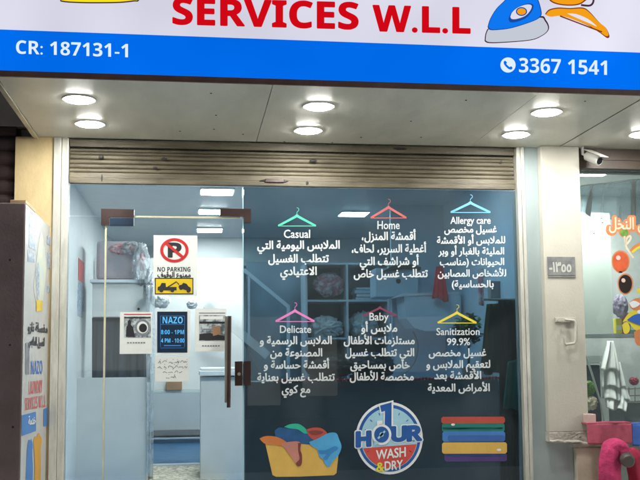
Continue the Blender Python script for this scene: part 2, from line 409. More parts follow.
# ================================================================== SETTING
MB().box(-60, 60, -60, -4.2, -.6, -.30).build('road', MAT['asphalt']).__setitem__('kind', 'structure')
MB().box(-60, 60, -4.2, -.02, -.6, GZ).build('pavement', MAT['pave']).__setitem__('kind', 'structure')
MB().box(-1.15, 2.66, .075, 6.6, -.6, 0.0).build('shop_floor', MAT['bluefloor']).__setitem__('kind', 'structure')
tag(MB().box(-.81, 2.305, -.06, .073, GZ-.1, -.004, .006).build('doorstep', MAT['plaster']), 'grey cement doorstep along the foot of the laundry glass front', 'step')
MB().box(2.72, 6.0, -.02, 4.0, -.6, 0.0).build('neighbouring_floor', MAT['pave']).__setitem__('kind', 'structure')

ob = thing('opposite_building', 'plain building across the street behind the camera, lit windows added for glass reflections', 'building', (2, -16, -.6))
MB().box(-14, 22, -17, -16, -.6, 7).build('wall', MAT['upper'], ob)
rw = random.Random(11); xw = -12.0
while xw < 18:
    ww, z0_, z1_ = rw.uniform(.5, 2.2), rw.uniform(.0, .9), rw.uniform(1.5, 2.6)
    wn = MB().box(xw, xw+ww, -15.99, -15.95, z0_, z1_).build('window', MAT['farwin'], ob)  # glowing panes added so the shop glass has lights to reflect
    MB().box(xw-.06, xw+ww+.06, -15.99, -15.92, z1_+.01, z1_+.1).build('frame', MAT['housing'], wn)
    xw += ww+rw.uniform(.4, 2.6)
# ================================================================== CANOPY
cn = thing('canopy', 'grey metal canopy soffit with stained panels above the laundry shutter', 'canopy', (.76, -.7, ZS))
for x0, x1, m in ((XL+.03, .425, 'soffit'), (.429, 1.92, 'soffit2'), (1.923, XR-.004, 'soffit')):
    MB().box(x0, x1, YS+.05, -.003, ZS, ZS+.02).build('soffit_panel', MAT[m], cn)
MB().box(XL, XL+.027, YS+.02, 0, ZS-.012, ZS+.07).build('edge_trim', MAT['trim'], cn)
MB().box(XL+.01, XR-.004, YS+.055, 0, ZS+.022, ZS+.06).build('backing', MAT['dark'], cn)
mb = MB()
for px, py in ((211, 93), (216, 115), (180, 131), (214, 129), (243, 134), (466, 100), (585, 101), (411, 121), (361, 137), (421, 137), (330, 146), (282, 147)):
    p = atz(px, py, ZS); MB().disc((p.x, max(min(p.y, -.03), YS+.08), ZS-.003), .006, n=10, h=.002).build('screw', MAT['hole'], cn)
c2 = thing('canopy', 'plain grey canopy soffit beyond the dark seam, over the balloon shop', 'canopy', (4.2, -.7, ZS))
MB().box(XR+.008, 6.0, YS+.05, -.003, ZS, ZS+.02).build('soffit_panel', MAT['soffit2'], c2)
MB().box(XR+.008, 6.0, YS, YS+.046, ZS-.01, ZS+.9).build('fascia', MAT['housing'], c2)
MB().box(XR-.003, XR+.007, YS+.05, -.003, ZS+.004, ZS+.03).build('seam', MAT['dark'], c2)
# lamps in the canopy
def downlight(x, y, label):
    t = thing('downlight', label, 'ceiling lamp', (x, y, ZS), 'round lamps set in the canopy')
    MB().ring((x, y, ZS-.0005), .078, .096, .006).build('rim', MAT['ring'], t)
    MB().disc((x, y, ZS-.011), .075, h=.0065).build('lens', MAT['lampout'], t)
downlight(-.636, -.955, 'lit round downlight under the CR number, front left of canopy')
downlight(-.634, -.395, 'lit round downlight above the shutter end by the yellow pillar')
downlight(.728, -.945, 'lit round downlight near the sign edge, middle of canopy front row')
downlight(.737, -.36, 'lit round downlight close above the middle of the shutter')
downlight(2.115, -.95, 'lit round downlight below the iron picture, front row of canopy')
downlight(2.123, -.38, 'lit round downlight beside the top of the cream pillar')
downlight(2.965, -.473, 'lit round downlight right of the dark canopy seam')

# ================================================================== SIGNBOARD
zb = at(320, 80.2, YS).z; zt = at(320, 41.0, YS).z
sg = thing('signboard', 'backlit laundry signboard reading SERVICES W.L.L over a blue band', 'signboard', (.76, YS, ZS))
MB().box(XL-.01, XR, YS+.012, YS+.05, ZS-.002, 3.75).build('housing', MAT['housing'], sg)
MB().box(XL-.01, XR, YS-.002, YS+.011, ZS-.018, zb).build('bottom_trim', MAT['maroontrim'], sg)
MB().box(XL-.01, XR, YS, YS+.011, zb+.001, zt).build('blue_band', MAT['sg_blue'], sg)
MB().box(XL-.01, XR, YS, YS+.011, zt+.0005, 3.72).build('white_panel', MAT['sg_white'], sg)
SP = plane(YS-.003); SP2 = plane(YS-.005); SP3 = plane(YS-.007); SP4 = plane(YS-.009)
mb = MB(); put_text(mb, bold("SERVICES"), 173, 358, 23.9, 36.5, SP, .018, .028); put_text(mb, bold("W.L.L"), 373, 470, 30.8, 35.5, SP, .018, .026)
mb.build('lettering', MAT['sg_red'], sg)
mb = MB(); put_text(mb, bold("CR: 187131-1"), 16, 128, 53.6, 18.6, SP, -.004, .033); mb.build('number_lettering', MAT['sg_letter'], sg)
mb = MB(); put_text(mb, bold("3367 1541"), 519, 607, 72.2, 20, SP, -.002, .031); mb.build('number_lettering', MAT['sg_letter'], sg)
mb = MB(); mb.face([SP(*q) for q in ell(508, 65, 7.6, 7.6)]); mb.build('phone_symbol', MAT['sg_letter'], sg)
g_ = MB(); g_.face([SP2(*q) for q in loop([(505, 60.5), (507, 62.5), (506.4, 64), (509.5, 67), (511, 66.2), (512.6, 68), (511, 69.6), (508, 68.6), (504.5, 65), (503.6, 62)], 3)]); g_.build('handset', MAT['sg_blue'], sg)
# basket art, bottom edge
bas = loop([(58, -12), (60.5, -2), (61.5, 1.8), (80, 3.2), (100, 3.4), (120, 3.0), (134, 1.6), (139, .4), (141, -12)], 4)
shape('basket_outline', [bas], SP, MAT['sg_line'], sg)
shape('basket_art', [[(x*.985+1.4, y-1.3) for x, y in bas]], SP2, MAT['sg_yellow'], sg)
# iron art
body = loop([(487.5, 27), (490, 19), (496, 9), (504, 1), (512, -7), (532, -8), (538, -1), (541.5, 11), (541, 16), (536, 20), (524, 24.5), (510, 28.5), (498, 30), (490, 30)], 4)
base = loop([(484.5, 41), (486, 32), (492, 27), (520, 24), (541, 16), (546, 20), (549, 26), (548, 31), (542, 36), (530, 40.5), (500, 43), (488, 43)], 4)
shape('iron_base_outline', [base], SP, MAT['sg_line'], sg)
shape('iron_base', [[(516+(x-516)*.965, 33+(y-33)*.9) for x, y in base]], SP2, MAT['sg_grey'], sg)
shape('iron_outline', [body], SP3, MAT['sg_irond'], sg)
ib = shape('iron_body', [[(515+(x-515)*.965, 12+(y-12)*.95) for x, y in body]], SP4, MAT['sg_iron'], sg)
h_ = loop([(508.5, 19), (511, 13), (518, 7), (528, 3.5), (533.5, 5), (532, 11), (526, 18), (516, 22), (510, 22)], 4)
shape('iron_handle_outline', [h_], plane(YS-.010), MAT['sg_irond'], ib)
shape('iron_handle_gap', [[(521+(x-521)*.85, 12.5+(y-12.5)*.78-1) for x, y in h_]], plane(YS-.0115), MAT['sg_white'], ib)
shape('iron_dial', [ell(521.5, 11.5, 5.6, 4.4)], plane(YS-.013), MAT['sg_irond'], ib)
shape('iron_dial_face', [ell(521.5, 11.5, 4.4, 3.3)], plane(YS-.0145), MAT['sg_gold'], ib)
# hanger and folded cloth art
clo = loop([(546, -8), (550, 1), (560, 5), (575, 5.5), (584, 2), (590, -8)], 4)
shape('cloth_outline', [clo], SP3, MAT['sg_brown'], sg)
shape('cloth_art', [[(568+(x-568)*.96, y-1.2) for x, y in clo]], SP4, MAT['sg_gold'], sg)
hg = loop([(545, 14), (549, 9.5), (558, 7.5), (570, 8), (583, 7.5), (590, 12), (599, 22), (606, 28), (609.5, 36), (607, 38), (600, 33), (588, 25.5), (572, 19), (560, 15.5), (550, 16.5)], 4)
shape('hanger_outline', [hg], SP, MAT['sg_brown'], sg)
shape('hanger_art', [[(576+(x-576)*.97, 19+(y-19)*.9) for x, y in hg]], SP2, MAT['sg_gold'], sg)
shape('hanger_bar', band([(560, 16), (602, 32)], 1.4), SP3, MAT['sg_brown'], sg)
shape('hanger_gap', [loop([(567, 13.5), (576, 14), (588, 19), (597, 26.5), (590, 23.5), (578, 18.5)], 3)], SP3, MAT['sg_white'], sg)
shape('hanger_hook', band(spline([(581, 5), (590, 5.5), (593.5, 1), (592, -6)]), 2.0), SP, MAT['sg_line'], sg)

# ================================================================== FACADE: PILLARS, GUIDES, SHUTTERS
MB().box(-1.152, -.907, -.0, .3, GZ, ZS-.001).build('pillar', MAT['yellowwall'])
tag(bpy.data.objects['pillar'], 'yellow painted pillar left of the laundry shutter', 'pillar')
def guide(name, x0, x1, lip, label):
    t = thing('shutter_guide', label, 'shutter guide', (x0, 0, GZ), 'shutter guides')
    MB().box(x0, x0+(x1-x0)*.52, -.018, .10, GZ, ZS-.001, .003).build('channel', MAT['guide'], t)
    MB().box(x0+(x1-x0)*.52+.002, x1, -.004 if lip else -.022, .10, GZ, ZS-.001, .003).build('channel', MAT['guide'], t)
guide('a', -.905, -.812, True, 'pale metal shutter guide rail beside the yellow pillar')
guide('b', 2.252, 2.305, False, 'pale metal shutter guide rail beside the grey blue cladding')
MB().box(2.309, 2.60, .0, .10, GZ, ZS-.001).build('wall_cladding', MAT['clad'])
tag(bpy.data.objects['wall_cladding'], 'grey blue metal cladding strip behind the cream pillar', 'cladding')
pl = thing('pillar', 'cream painted pillar with a number plate and small metal bracket', 'pillar', (2.56, -.06, .5))
MB().box(2.408, 2.690, -.07, -.002, .565, ZS-.001, .006).build('shaft', MAT['cream'], pl)
ed = MB(); nx_, nz_ = 46, 9; vs = []
for yb_ in (0, 1):
    for j_ in range(nz_+1):
        for i_ in range(nx_+1):
            x = 2.404+.289*i_/nx_; n1 = noise.fractal(Vector((x*14, 3.3, 0)), 1, 2, 4)
            z = .564-(.074+.010*n1+.02*(i_/nx_-.4))*j_/nz_
            y = -.076-.006*abs(noise.fractal(Vector((x*22, z*30, 1)), 1, 2, 4))-(.010 if j_ >= nz_-1 else 0)
            vs.append((x, y if yb_ == 0 else -.002, z))
N_ = (nx_+1)*(nz_+1); W_ = nx_+1; fs = []
for j_ in range(nz_):
    for i_ in range(nx_): a = j_*W_+i_; fs.append((a+W_, a+W_+1, a+1, a))
for i_ in range(nx_): a = nz_*W_+i_; fs += [(a, N_+a, N_+a+1, a+1), (i_+1, N_+i_+1, N_+i_, i_)]
for j_ in range(nz_):
    for c_ in (0, nx_): a = j_*W_+c_; fs.append((a, N_+a, N_+a+W_, a+W_))
ed.add(vs, fs); ed.build('broken_bottom_edge', MAT['plaster'], pl)
lp = thing('stone_pier', 'low cream stone pier under the end of the cream pillar', 'pier', (2.7, 0, GZ))
MB().box(2.604, 2.80, -.05, .25, GZ, .455, .01).build('pier_body', MAT['brick'], lp)
MB().box(2.575, 2.80, -.062, .25, .458, .484, .006).build('pier_cap', MAT['plaster'], lp)

def slats(mb, x0, x1, z0, z1, n, y, d=.018):
    pr = []
    for i in range(n):
        for k in range(7):
            u = k/6; z = z0+(z1-z0)*(i+u*.94)/n
            pr.append((y-d*math.sin(math.pi*u)**.6, z))
        pr.append((y+.004, z0+(z1-z0)*(i+.97)/n))
    vs = [(x0, a, b) for a, b in pr]+[(x1, a, b) for a, b in pr]; N = len(pr)
    vs += [(x0, y+.03, z1), (x0, y+.03, z0), (x1, y+.03, z1), (x1, y+.03, z0)]
    mb.add(vs, [(i, N+i, N+i+1, i+1) for i in range(N-1)]+[(2*N, N-1, 2*N-1, 2*N+2), (2*N+1, 2*N+3, N, 0), (2*N, 2*N+2, 2*N+3, 2*N+1)]+[(2*N+1, 0)+tuple(range(1, N))+(2*N,), (2*N+3, 2*N+2)+tuple(range(2*N-1, N-1, -1))])
sh = thing('roller_shutter', 'beige rolled up metal shutter above the laundry glass front', 'roller shutter', (.72, .05, 2.24))
zsb = 2.243
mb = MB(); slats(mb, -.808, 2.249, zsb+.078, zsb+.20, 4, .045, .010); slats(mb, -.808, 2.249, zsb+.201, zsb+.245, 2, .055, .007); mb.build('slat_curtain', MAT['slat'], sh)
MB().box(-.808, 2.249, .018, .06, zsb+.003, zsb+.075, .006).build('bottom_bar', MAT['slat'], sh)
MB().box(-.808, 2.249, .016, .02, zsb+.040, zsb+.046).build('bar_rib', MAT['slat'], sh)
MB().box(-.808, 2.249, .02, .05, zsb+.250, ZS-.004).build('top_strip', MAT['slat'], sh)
mb = MB()
for px, py, wx, wz in ((101, 157, .02, .016), (164, 159, .022, .014), (155, 168, .018, .012), (268, 181, .07, .014), (282, 181.5, .05, .014), (313, 161, .03, .013), (307, 183, .01, .02), (501, 162, .01, .013), (102, 178, .006, .03), (400, 149, .06, .01)):
    p = at(px, py, .02); MB().blob((p.x, .017, p.z), wx*.8, .003, wz*.7, .5, 2, 3, px).build('grime', MAT['hole'], sh)
lk = at(273, 181, .02)
MB().box(lk.x-.055, lk.x+.075, .008, .017, lk.z-.012, lk.z+.014, .004).build('lock_plate', MAT['bronze'], sh)
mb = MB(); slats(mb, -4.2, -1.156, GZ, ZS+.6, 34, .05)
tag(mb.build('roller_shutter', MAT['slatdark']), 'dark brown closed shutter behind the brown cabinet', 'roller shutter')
# upper storey, so that nothing is open above the canopy
ub = MB(); ub.box(-5, 8, .02, .4, 2.62, 6.5); tag(ub.build('upper_facade', MAT['upper']), 'plain upper facade hidden above the canopy', 'building')

# ================================================================== LEFT CABINET AND ITS POSTER
cb = thing('metal_cabinet', 'tall brown metal cabinet standing in front of the yellow pillar', 'cabinet', (-1.4, -.47, GZ))
MB().box(-1.85, -.922, -.934, -.004, GZ, 1.952, .006).build('body', MAT['brown'], cb)
mb = MB()
for px, py in ((10, 345), (13, 427), (10, 260)):
    p = at(px, py, -.934); MB().disc((p.x, -.9365, p.z), .006, 'y', 10, .002).build('rivet', MAT['hole'], cb)
p0 = at(9, 200, -.93)
tag(MB().box(p0.x, -.925, -.90, -.55, 1.955, 1.975, .003).build('wood_board', MAT['wood']), 'small raw wood board lying on top of the brown cabinet', 'board')
PX = -.919
def pp(d): return lambda x, y: atx(x, y, PX+d)
ps = thing('poster', 'tall white laundry poster on the side of the brown cabinet', 'poster', (PX, -.47, 0))
MB().box(PX-.0025, PX, -.930, -.03, GZ+.05, 1.945).build('sheet', MAT['film'], ps)
shape('blue_lettering_column', [[(29, 212), (36, 219), (36, 250), (29, 247)], [(28, 250), (35, 252), (35, 262), (28, 262)]], pp(.0015), MAT['greybluei'], ps)
shape('grey_lettering_column', [[(47, 235), (51.5, 238), (51.5, 246), (47, 244)], [(47.5, 252), (51, 253), (51, 268), (47.5, 268)], [(47, 285), (51, 285.5), (51, 292), (47, 292)]], pp(.0015), MAT['greybluei'], ps)
shape('bottle_art', [loop([(41.5, 231), (43.5, 240), (46, 262), (45, 285), (42, 303), (36.5, 302), (34, 286), (36.5, 262), (39, 242)], 4)], pp(.0015), MAT['paleyellow'], ps)
shape('bottle_shadow_art', [loop([(35.5, 272), (38.5, 262), (39.5, 280), (38.8, 300), (36.5, 298)], 3)], pp(.0025), MAT['greybluei'], ps)
shape('yellow_block', [[(36.5, 300), (42.5, 300.5), (42.5, 310.5), (36.5, 311.5)]], pp(.003), MAT['yellowink'], ps)
mb = MB(); ar_text(mb, "مغسلة نازو", 28, 47.5, 331, 13, pp(.0015), .02, .1); ar_text(mb, "لغسيل الملابس", 28.5, 44.5, 345, 12, pp(.0015), .02, .08); mb.build('arabic_lettering', MAT['ink'], ps)
shape('grey_block', [[(25.5, 343), (29.5, 342.5), (29.5, 374), (25.5, 375)]], pp(.0015), MAT['greyink'], ps)
mb = MB(); put_text(mb, bold("NAZO"), 31, 42.5, 374.3, 18.5, pp(.0015), .0, -.05); mb.build('name_lettering', MAT['blueink'], ps)
mb = MB(); put_text(mb, bold("LAUNDRY"), 28.8, 42.5, 394.5, 18, pp(.0015), 0, -.14); put_text(mb, bold("SERVICES W.L.L"), 25, 45.5, 410.5, 17, pp(.0015), 0, -.18); mb.build('red_lettering', MAT['pinkredink'], ps)
for q in ([(21.8, 415.5), (36, 411.5), (36, 431), (21.8, 436)], [(43.5, 409.5), (48, 407), (48, 425.5), (43.5, 427)]): shape('blue_strip', [q], pp(.0015), MAT['midblueink'], ps)
mb = MB(); put_text(mb, bold("24"), 29, 35, 427.5, 15, pp(.003), 0, -.2); 
mb = MB(); ar_text(mb, "خدمة", 28.5, 35.5, 425, 12, pp(.003), .02, -.2); mb.build('white_lettering', MAT['s_white'], ps)
shape('blue_garment_art', [[(27.4, 446), (28.6, 439.5), (30, 440.5), (31.4, 438.6), (33.2, 445), (32.4, 452), (33, 470), (32.6, 488), (25.4, 489), (26.4, 466), (26.8, 454)]], pp(.0015), MAT['midblueink'], ps)
shape('ochre_garment_art', [[(33.6, 441), (35, 436.2), (37, 437), (37.6, 433.4), (39.4, 433), (40, 436), (41.8, 437.4), (42, 444), (40.6, 447), (41, 465), (40.4, 488), (34.4, 489), (35, 464), (34.2, 450)]], pp(.0025), MAT['orangeink'], ps)

# ================================================================== GLASS FRONT
YG = .03
xd0, xd1 = at(104.5, 330, YG).x, at(243.2, 330, YG).x
ztr = at(170, 217, YG).z
zgt = zsb-.004
fg = thing('glass_shopfront', 'frameless glass shop front with a clear door and a wide blue tinted pane', 'shop front', (.72, YG, 0))
MB().box(-.809, xd0-.006, YG, YG+.01, 0.0, ztr-.006).build('side_pane', MAT['g_clear'], fg)['label'] = 'narrow clear pane left of the door'
tp = MB().box(-.809, xd1-.003, YG, YG+.01, ztr+.006, zgt).build('transom_pane', MAT['g_clear'], fg)
MB().box(xd0+.16, xd1-.02, YG-.001, YG+.011, ztr-.0052, ztr+.0056).build('edge_strip', MAT['edge'], tp)
MB().box(xd1+.004, 2.252, YG, YG+.01, 0.0, zgt).build('tinted_pane', MAT['g_film'], fg)['label'] = 'wide blue tinted pane'
dr = MB().box(xd0+.007, xd1-.004, YG, YG+.01, 0.012, ztr-.0065).build('door', MAT['g_clear'], fg)
MB().box(xd0-.0055, xd0+.0065, YG-.002, YG+.014, 0.012, ztr-.05).build('hinge_edge', MAT['edge'], dr)
MB().box(xd1-.0035, xd1+.0035, YG-.001, YG+.012, 0.012, zgt-.002).build('lock_edge', MAT['edgeblue'], dr)
def pbox(mb, x0, y0, x1, y1, ya, yb, bev=.003):
    a = at(x0, y1, ya); b = at(x1, y0, ya); return mb.box(a.x, b.x, ya, yb, a.z, b.z, bev)
def bent(mb, pts, ya, yb): return mb.prism([at(x, y, ya) for x, y in pts], (0, yb-ya, 0))
h1 = bent(MB(), [(101, 208.6), (134, 209.4), (134, 217.4), (109, 217.2), (109, 225), (101, 224.6)], YG-.018, YG+.026).build('patch_hinge', MAT['bronze'], dr)
pbox(MB(), 109.4, 217.7, 133.8, 225.4, YG-.016, YG+.026).build('patch_plate', MAT['bluepatch'], dr)
bent(MB(), [(220, 208.6), (251, 208.8), (251, 222.6), (244.4, 222.4), (244.2, 216.4), (220, 215.8)], YG-.018, YG+.026).build('patch_hinge', MAT['bronze'], dr)
lk_ = bent(MB(), [(235, 361.5), (242.5, 361.3), (242.5, 385.6), (235, 385.8)], YG-.02, YG+.03).build('door_lock', MAT['bronze'], dr)
bent(MB(), [(244, 361.2), (250.8, 361), (250.8, 385.4), (244, 385.6)], YG-.02, YG+.03).build('lock_keeper', MAT['bronze'], dr)
ly = at(239, 374, YG-.02)
MB().disc((ly.x, YG-.0235, ly.z), .011, 'y', 16, .003).build('keyhole', MAT['steel'], dr)
hy = YG-.065
ha, hb = at(229.6, 316, hy), at(228.6, 407.5, hy)
hn = MB().tube([(ha.x, hy, ha.z), (hb.x, hy, hb.z)], .0125, 14).build('handle', MAT['bronze'], dr)
MB().box(ha.x-.032, ha.x-.013, hy+.004, hy+.03, hb.z+.03, ha.z, .003).build('handle_backing', MAT['steel'], dr)
for f_ in (.12, .86): z = hb.z+(ha.z-hb.z)*f_; MB().tube([(ha.x, hy, z), (ha.x, YG, z)], .008, 10).build('standoff', MAT['bronze'], dr)

# notices on the glass door
D1, D2, D3, D4 = (plane(YG-.003-.0012*k) for k in range(4))
def rect(x0, y0, x1, y1, s=0.0): return [(x0, y0), (x1, y0+s), (x1, y1+s), (x0, y1)]
def card(px0, py0, px1, py1, m, parent, Y=YG-.003, name='sheet'):
    a, b = at(px0, py1, Y), at(px1, py0, Y); return MB().box(a.x, b.x, Y, Y+.0022, a.z, b.z).build(name, MAT[m], parent)
t = thing('no_parking_sign', 'white NO PARKING notice with red crossed P and yellow tow panel', 'sign', at(175, 265, YG-.003))
card(153.2, 235.5, 197.4, 296, 'paper', t)
ring = ell(174.4, 250.3, 14.2, 12.2, 40); inn = ell(174.4, 250.3, 11.2, 9.4, 40)
mb = MB(); put_text(mb, bold("P"), 168.2, 181.2, 257.2, 20, D2, .02); mb.build('letter', MAT['ink'], t)
mb = MB()
for k in range(40): mb.face([D3(*ring[k]), D3(*ring[(k+1) % 40]), D3(*inn[(k+1) % 40]), D3(*inn[k])])
for q in band([(166.2, 243.4), (182.8, 257.2)], 2.8): mb.face([D4(*p) for p in q])
mb.build('red_ring', MAT['redink'], t)
mb = MB(); put_text(mb, bold("NO PARKING"), 157.4, 190.4, 271.6, 6.4, D2, 0); ar_text(mb, "ممنوع الوقوف", 157.6, 190.6, 277.2, 7.2, D2, .03); mb.build('lettering', MAT['ink'], t)
pf = shape('tow_panel_border', [rect(154.8, 277.8, 193.4, 294.4)], D2, MAT['ink'], t)
shape('tow_panel', [rect(155.8, 278.9, 192.4, 293.4)], D3, MAT['yellowink'], t)
mb = MB()
for q in ([(157.6, 290.4), (157.8, 287), (160, 286.2), (161.6, 283), (165.6, 283), (166, 287), (176.6, 287), (176.6, 290.4)], [(178.6, 287.6), (179, 285.2), (181.6, 284.8), (183.4, 282.8), (186.6, 283.8), (188.4, 286.4), (190.6, 287.6), (191, 291), (187, 290.6)])+tuple(band([(167.5, 287.4), (176.4, 281.8), (179, 284.6)], 1.2)):
    mb.face([D4(*p) for p in q])
for c_ in ((161.4, 290.6), (172.4, 290.6), (181, 288.2), (188.4, 291)): mb.face([plane(YG-.0076)(*p) for p in ell(*c_, 1.9, 1.7, 14)])
mb.build('tow_truck_symbol', MAT['ink'], t)

def photo_card(x0, y0, x1, y1, ix0, iy0, ix1, iy1, label, seed, redcap):
    t = thing('photo_print', label, 'photo print', at((x0+x1)/2, (y0+y1)/2, YG-.003), 'photo prints on the glass door')
    card(x0, y0, x1, y1, 'paper', t)
    pc = shape('picture', [rect(ix0, iy0, ix1, iy1)], D2, MAT['photo'], t)
    P1, P2, P3 = plane(YG-.0048), plane(YG-.0054), plane(YG-.0060)
    if redcap:      # a washing machine drum with a figure in front of it
        shape('drum_rim', [ell(142.5, 327.4, 7.6, 8.2, 26)], P1, MAT['greyink'], pc); shape('drum_glass', [ell(142.5, 327.4, 5.6, 6, 26)], P2, MAT['paper'], pc); shape('drum_hole', [ell(143, 328, 4, 4.4, 22)], P3, MAT['ink'], pc)
        shape('figure', [[(126, 336.8), (126.4, 327), (128, 324.6), (127.6, 321.4), (129.4, 319.4), (131.2, 321.4), (130.8, 324.6), (133, 327), (135, 336.8)]], P1, MAT['ink'], pc)
        shape('shadow_band', [rect(124.4, 317, 150.4, 318.4)], P1, MAT['ink'], pc)
    else:           # a room with shelves and a brown box
        shape('shelf_line', [rect(199.4, 321.6, 224.8, 323.6)], P1, MAT['ink'], pc); shape('shelf_line', [rect(203, 328.6, 214, 330)], P1, MAT['greyink'], pc)
        shape('brown_box', [[(212, 327), (220, 325.6), (221, 334), (213, 336)]], P2, MAT['cardboard'], pc)
        shape('dark_floor', [[(199.4, 334), (210, 333), (224.8, 336), (224.8, 340.2), (199.4, 340.2)]], P1, MAT['ink'], pc); shape('pale_window', [rect(200, 316.2, 223, 319.2)], P1, MAT['paper'], pc)
    mb = MB()
    for k in range(7):
        xa = ix0+(ix1-ix0)*(.12+.1*k); mb.face([D2(*p) for p in rect(xa, iy1+4.6, xa+(ix1-ix0)*.07, iy1+5.9)])
    mb.build('caption', MAT['greyink'], t)
    mb = MB(); mb.face([D2(*p) for p in rect(ix0, iy0-2.6, ix1, iy0-1.7)]); mb.build('top_line', MAT['redink' if redcap else 'greyink'], t)
photo_card(119.6, 312, 152.4, 354, 124, 316.5, 150.8, 337.5, 'white photo print with grey picture left of the navy opening hours sign', 2, True)
photo_card(195, 308.6, 226.4, 351.6, 199, 315.2, 225.2, 340.6, 'white photo print with grey picture beside the long door handle', 5, False)
t = thing('opening_hours_sign', 'navy opening hours sign with glowing blue NAZO lettering', 'sign', at(173, 332, YG-.003))
card(156.4, 310.4, 190.4, 354.8, 'paper', t)
shape('navy_face', [rect(157.2, 311.6, 187.4, 352.6)], D2, MAT['navy'], t)
shape('border', band([(160.4, 316), (184.6, 316)], .5)+band([(160.4, 324.4), (184.6, 324.4)], .5)+band([(160.4, 316), (160.4, 347)], .4)+band([(184.6, 316), (184.6, 347)], .4)+band([(164, 345.6), (181, 345.6)], 1.2)+band([(160.4, 348), (184.6, 348)], .4), D3, MAT['midblueink'], t)
mb = MB(); put_text(mb, bold("NAZO"), 162.6, 182.8, 323.4, 9.2, D4, -.01); put_text(mb, bold("8:00 - 1PM"), 161, 184, 334.2, 6, D4, -.01); put_text(mb, bold("4 PM - 10:00"), 161, 184.4, 342.6, 5.8, D4, -.01); mb.build('lettering', MAT['cyan'], t)
t = thing('handwritten_note', 'white handwritten note taped below the navy opening hours sign', 'note', at(172, 368, YG-.003))
card(155, 356.2, 189, 381.6, 'paper', t)
mb = MB(); rnd = random.Random(4)
for row, (xa, xb, yb_) in enumerate(((158, 186.5, 362.6), (157.5, 187, 367.6), (163, 182, 372.6), (166, 178, 377.6))):
    x = xa
    while x < xb-2:
        n_ = rnd.randint(3, 6); pts = [(x, yb_)]
        for k in range(n_): x += rnd.uniform(.5, 1.5); pts.append((x, yb_+rnd.uniform(-2.2, 1.3)-row*.1))
        for q in band(spline(pts, 4), .55): mb.face([D2(*p) for p in q])
        if rnd.random() < .7:
            dx = rnd.uniform(-2.5, 0)
            for q in band([(x+dx, yb_-3), (x+dx+.6, yb_-3.2)], .7): mb.face([D2(*p) for p in q])
        x += rnd.uniform(.8, 1.8)
mb.build('handwriting', MAT['greyink'], t)

# ================================================================== STICKERS ON THE BLUE GLASS
S1, S2, S3, S4, S5, S6 = (plane(YG-.002-.0011*k) for k in range(6))
def hanger_px(cx, top, bot, half, wd, hook=True):
    out = [[(cx, top), (cx+half*.14, top+2), (cx+half, bot-1.2), (cx+half, bot+.4), (cx+half*.93, bot+.5), (cx, top+wd*1.9)],
           [(cx, top), (cx, top+wd*1.9), (cx-half*.93, bot+.5), (cx-half, bot+.4), (cx-half, bot-1.2), (cx-half*.14, top+2)]]
    out += band([(cx-half*.93, bot), (cx+half*.93, bot)], .8)
    return out
def care(label, mname, hx, htop, hbot, half, title, tx0, tx1, tb, tem, lines, lem, group='care label stickers on the blue glass'):
    t = thing('care_sticker', label, 'window sticker', at(hx, tb, YG-.002), group)
    shape('hanger_symbol', hanger_px(hx, htop, hbot, half, 1.7), S1, MAT[mname], t)
    mb = MB()
    for q in band(spline([(hx, htop), (hx, htop-2), (hx+1.8, htop-3.6), (hx+1.4, htop-5.8), (hx-.4, htop-6.2)], 3), .5): mb.face([S1(*p) for p in q])
    mb.build('hook', MAT[mname], t)
    mb = MB()
    if title: put_text(mb, title, tx0, tx1, tb, tem, S1, .014, -.002)
    mb.build('title_lettering', MAT['s_text'], t)
    mb = MB()
    for s, a, b, y in lines:
        (ar_text if any(ord(c) > 0x600 for c in s) else put_text)(mb, s, a, b, y, lem if any(ord(c) > 0x600 for c in s) else tem, S1, .03 if any(ord(c) > 0x600 for c in s) else .02, -.006)
    mb.build('arabic_lettering', MAT['s_text'], t)
care('green hanger sticker titled Casual with white Arabic text', 's_green', 297, 214, 226, 19, 'Casual', 284, 310, 237.8, 11.5,
     [("الملابس اليومية التي", 257.5, 339.5, 249), ("تتطلب الغسيل", 268.5, 328.5, 262.4), ("الاعتيادي", 280.5, 316.5, 275)], 11.2)
care('coral red hanger sticker titled Home with white Arabic text', 's_coral', 388.5, 205.5, 218, 18, 'Home', 377.5, 399.5, 229, 11.5,
     [("أقمشة المنزل،", 362, 415.5, 240), ("أغطية السرير، لحاف،", 352, 426, 252.6), ("أو شراشف التي", 360, 418.5, 265), ("تتطلب غسيل خاص", 354, 427.5, 277.4)], 11)
care('pale blue hanger sticker titled Allergy care with white Arabic text', 's_sky', 470.5, 201, 212.5, 20, 'Allergy care', 450.5, 490.5, 223.8, 10,
     [("غسيل مخصص", 444.5, 496.5, 232.6), ("للملابس أو الأقمشة", 437, 505, 243.6), ("المليئة بالغبار أو وبر", 438.5, 504, 254.6), ("الحيوانات (مناسب", 440, 504, 265.2), ("للأشخاص المصابين", 438, 506, 276.6), ("بالحساسية)", 452, 493.5, 287.4)], 9.6)
care('pink hanger sticker titled Delicate with white Arabic text', 's_pink', 295, 309, 321.5, 19.5, 'Delicate', 280, 311, 332.8, 10.5,
     [("الملابس الرسمية و", 260, 331.5, 344.2), ("المصنوعة من", 270.5, 322, 356.4), ("أقمشة حساسة و", 264, 329, 368.6), ("تتطلب غسيل بعناية", 257.5, 334.5, 381), ("مع كوي", 282, 310, 393)], 10.8)
care('yellow hanger sticker titled Sanitization 99.9% with white Arabic text', 's_yellow', 457, 311, 323, 19.5, 'Sanitization', 436.5, 479.5, 335, 10,
     [("99.9%", 447, 470, 345.2), ("غسيل مخصص", 429, 486, 356.2), ("لتعقيم الملابس و", 426.5, 490, 368), ("الأقمشة بعد", 434.5, 481, 379), ("الأمراض المعدية", 428, 489.5, 391.4)], 10.4)
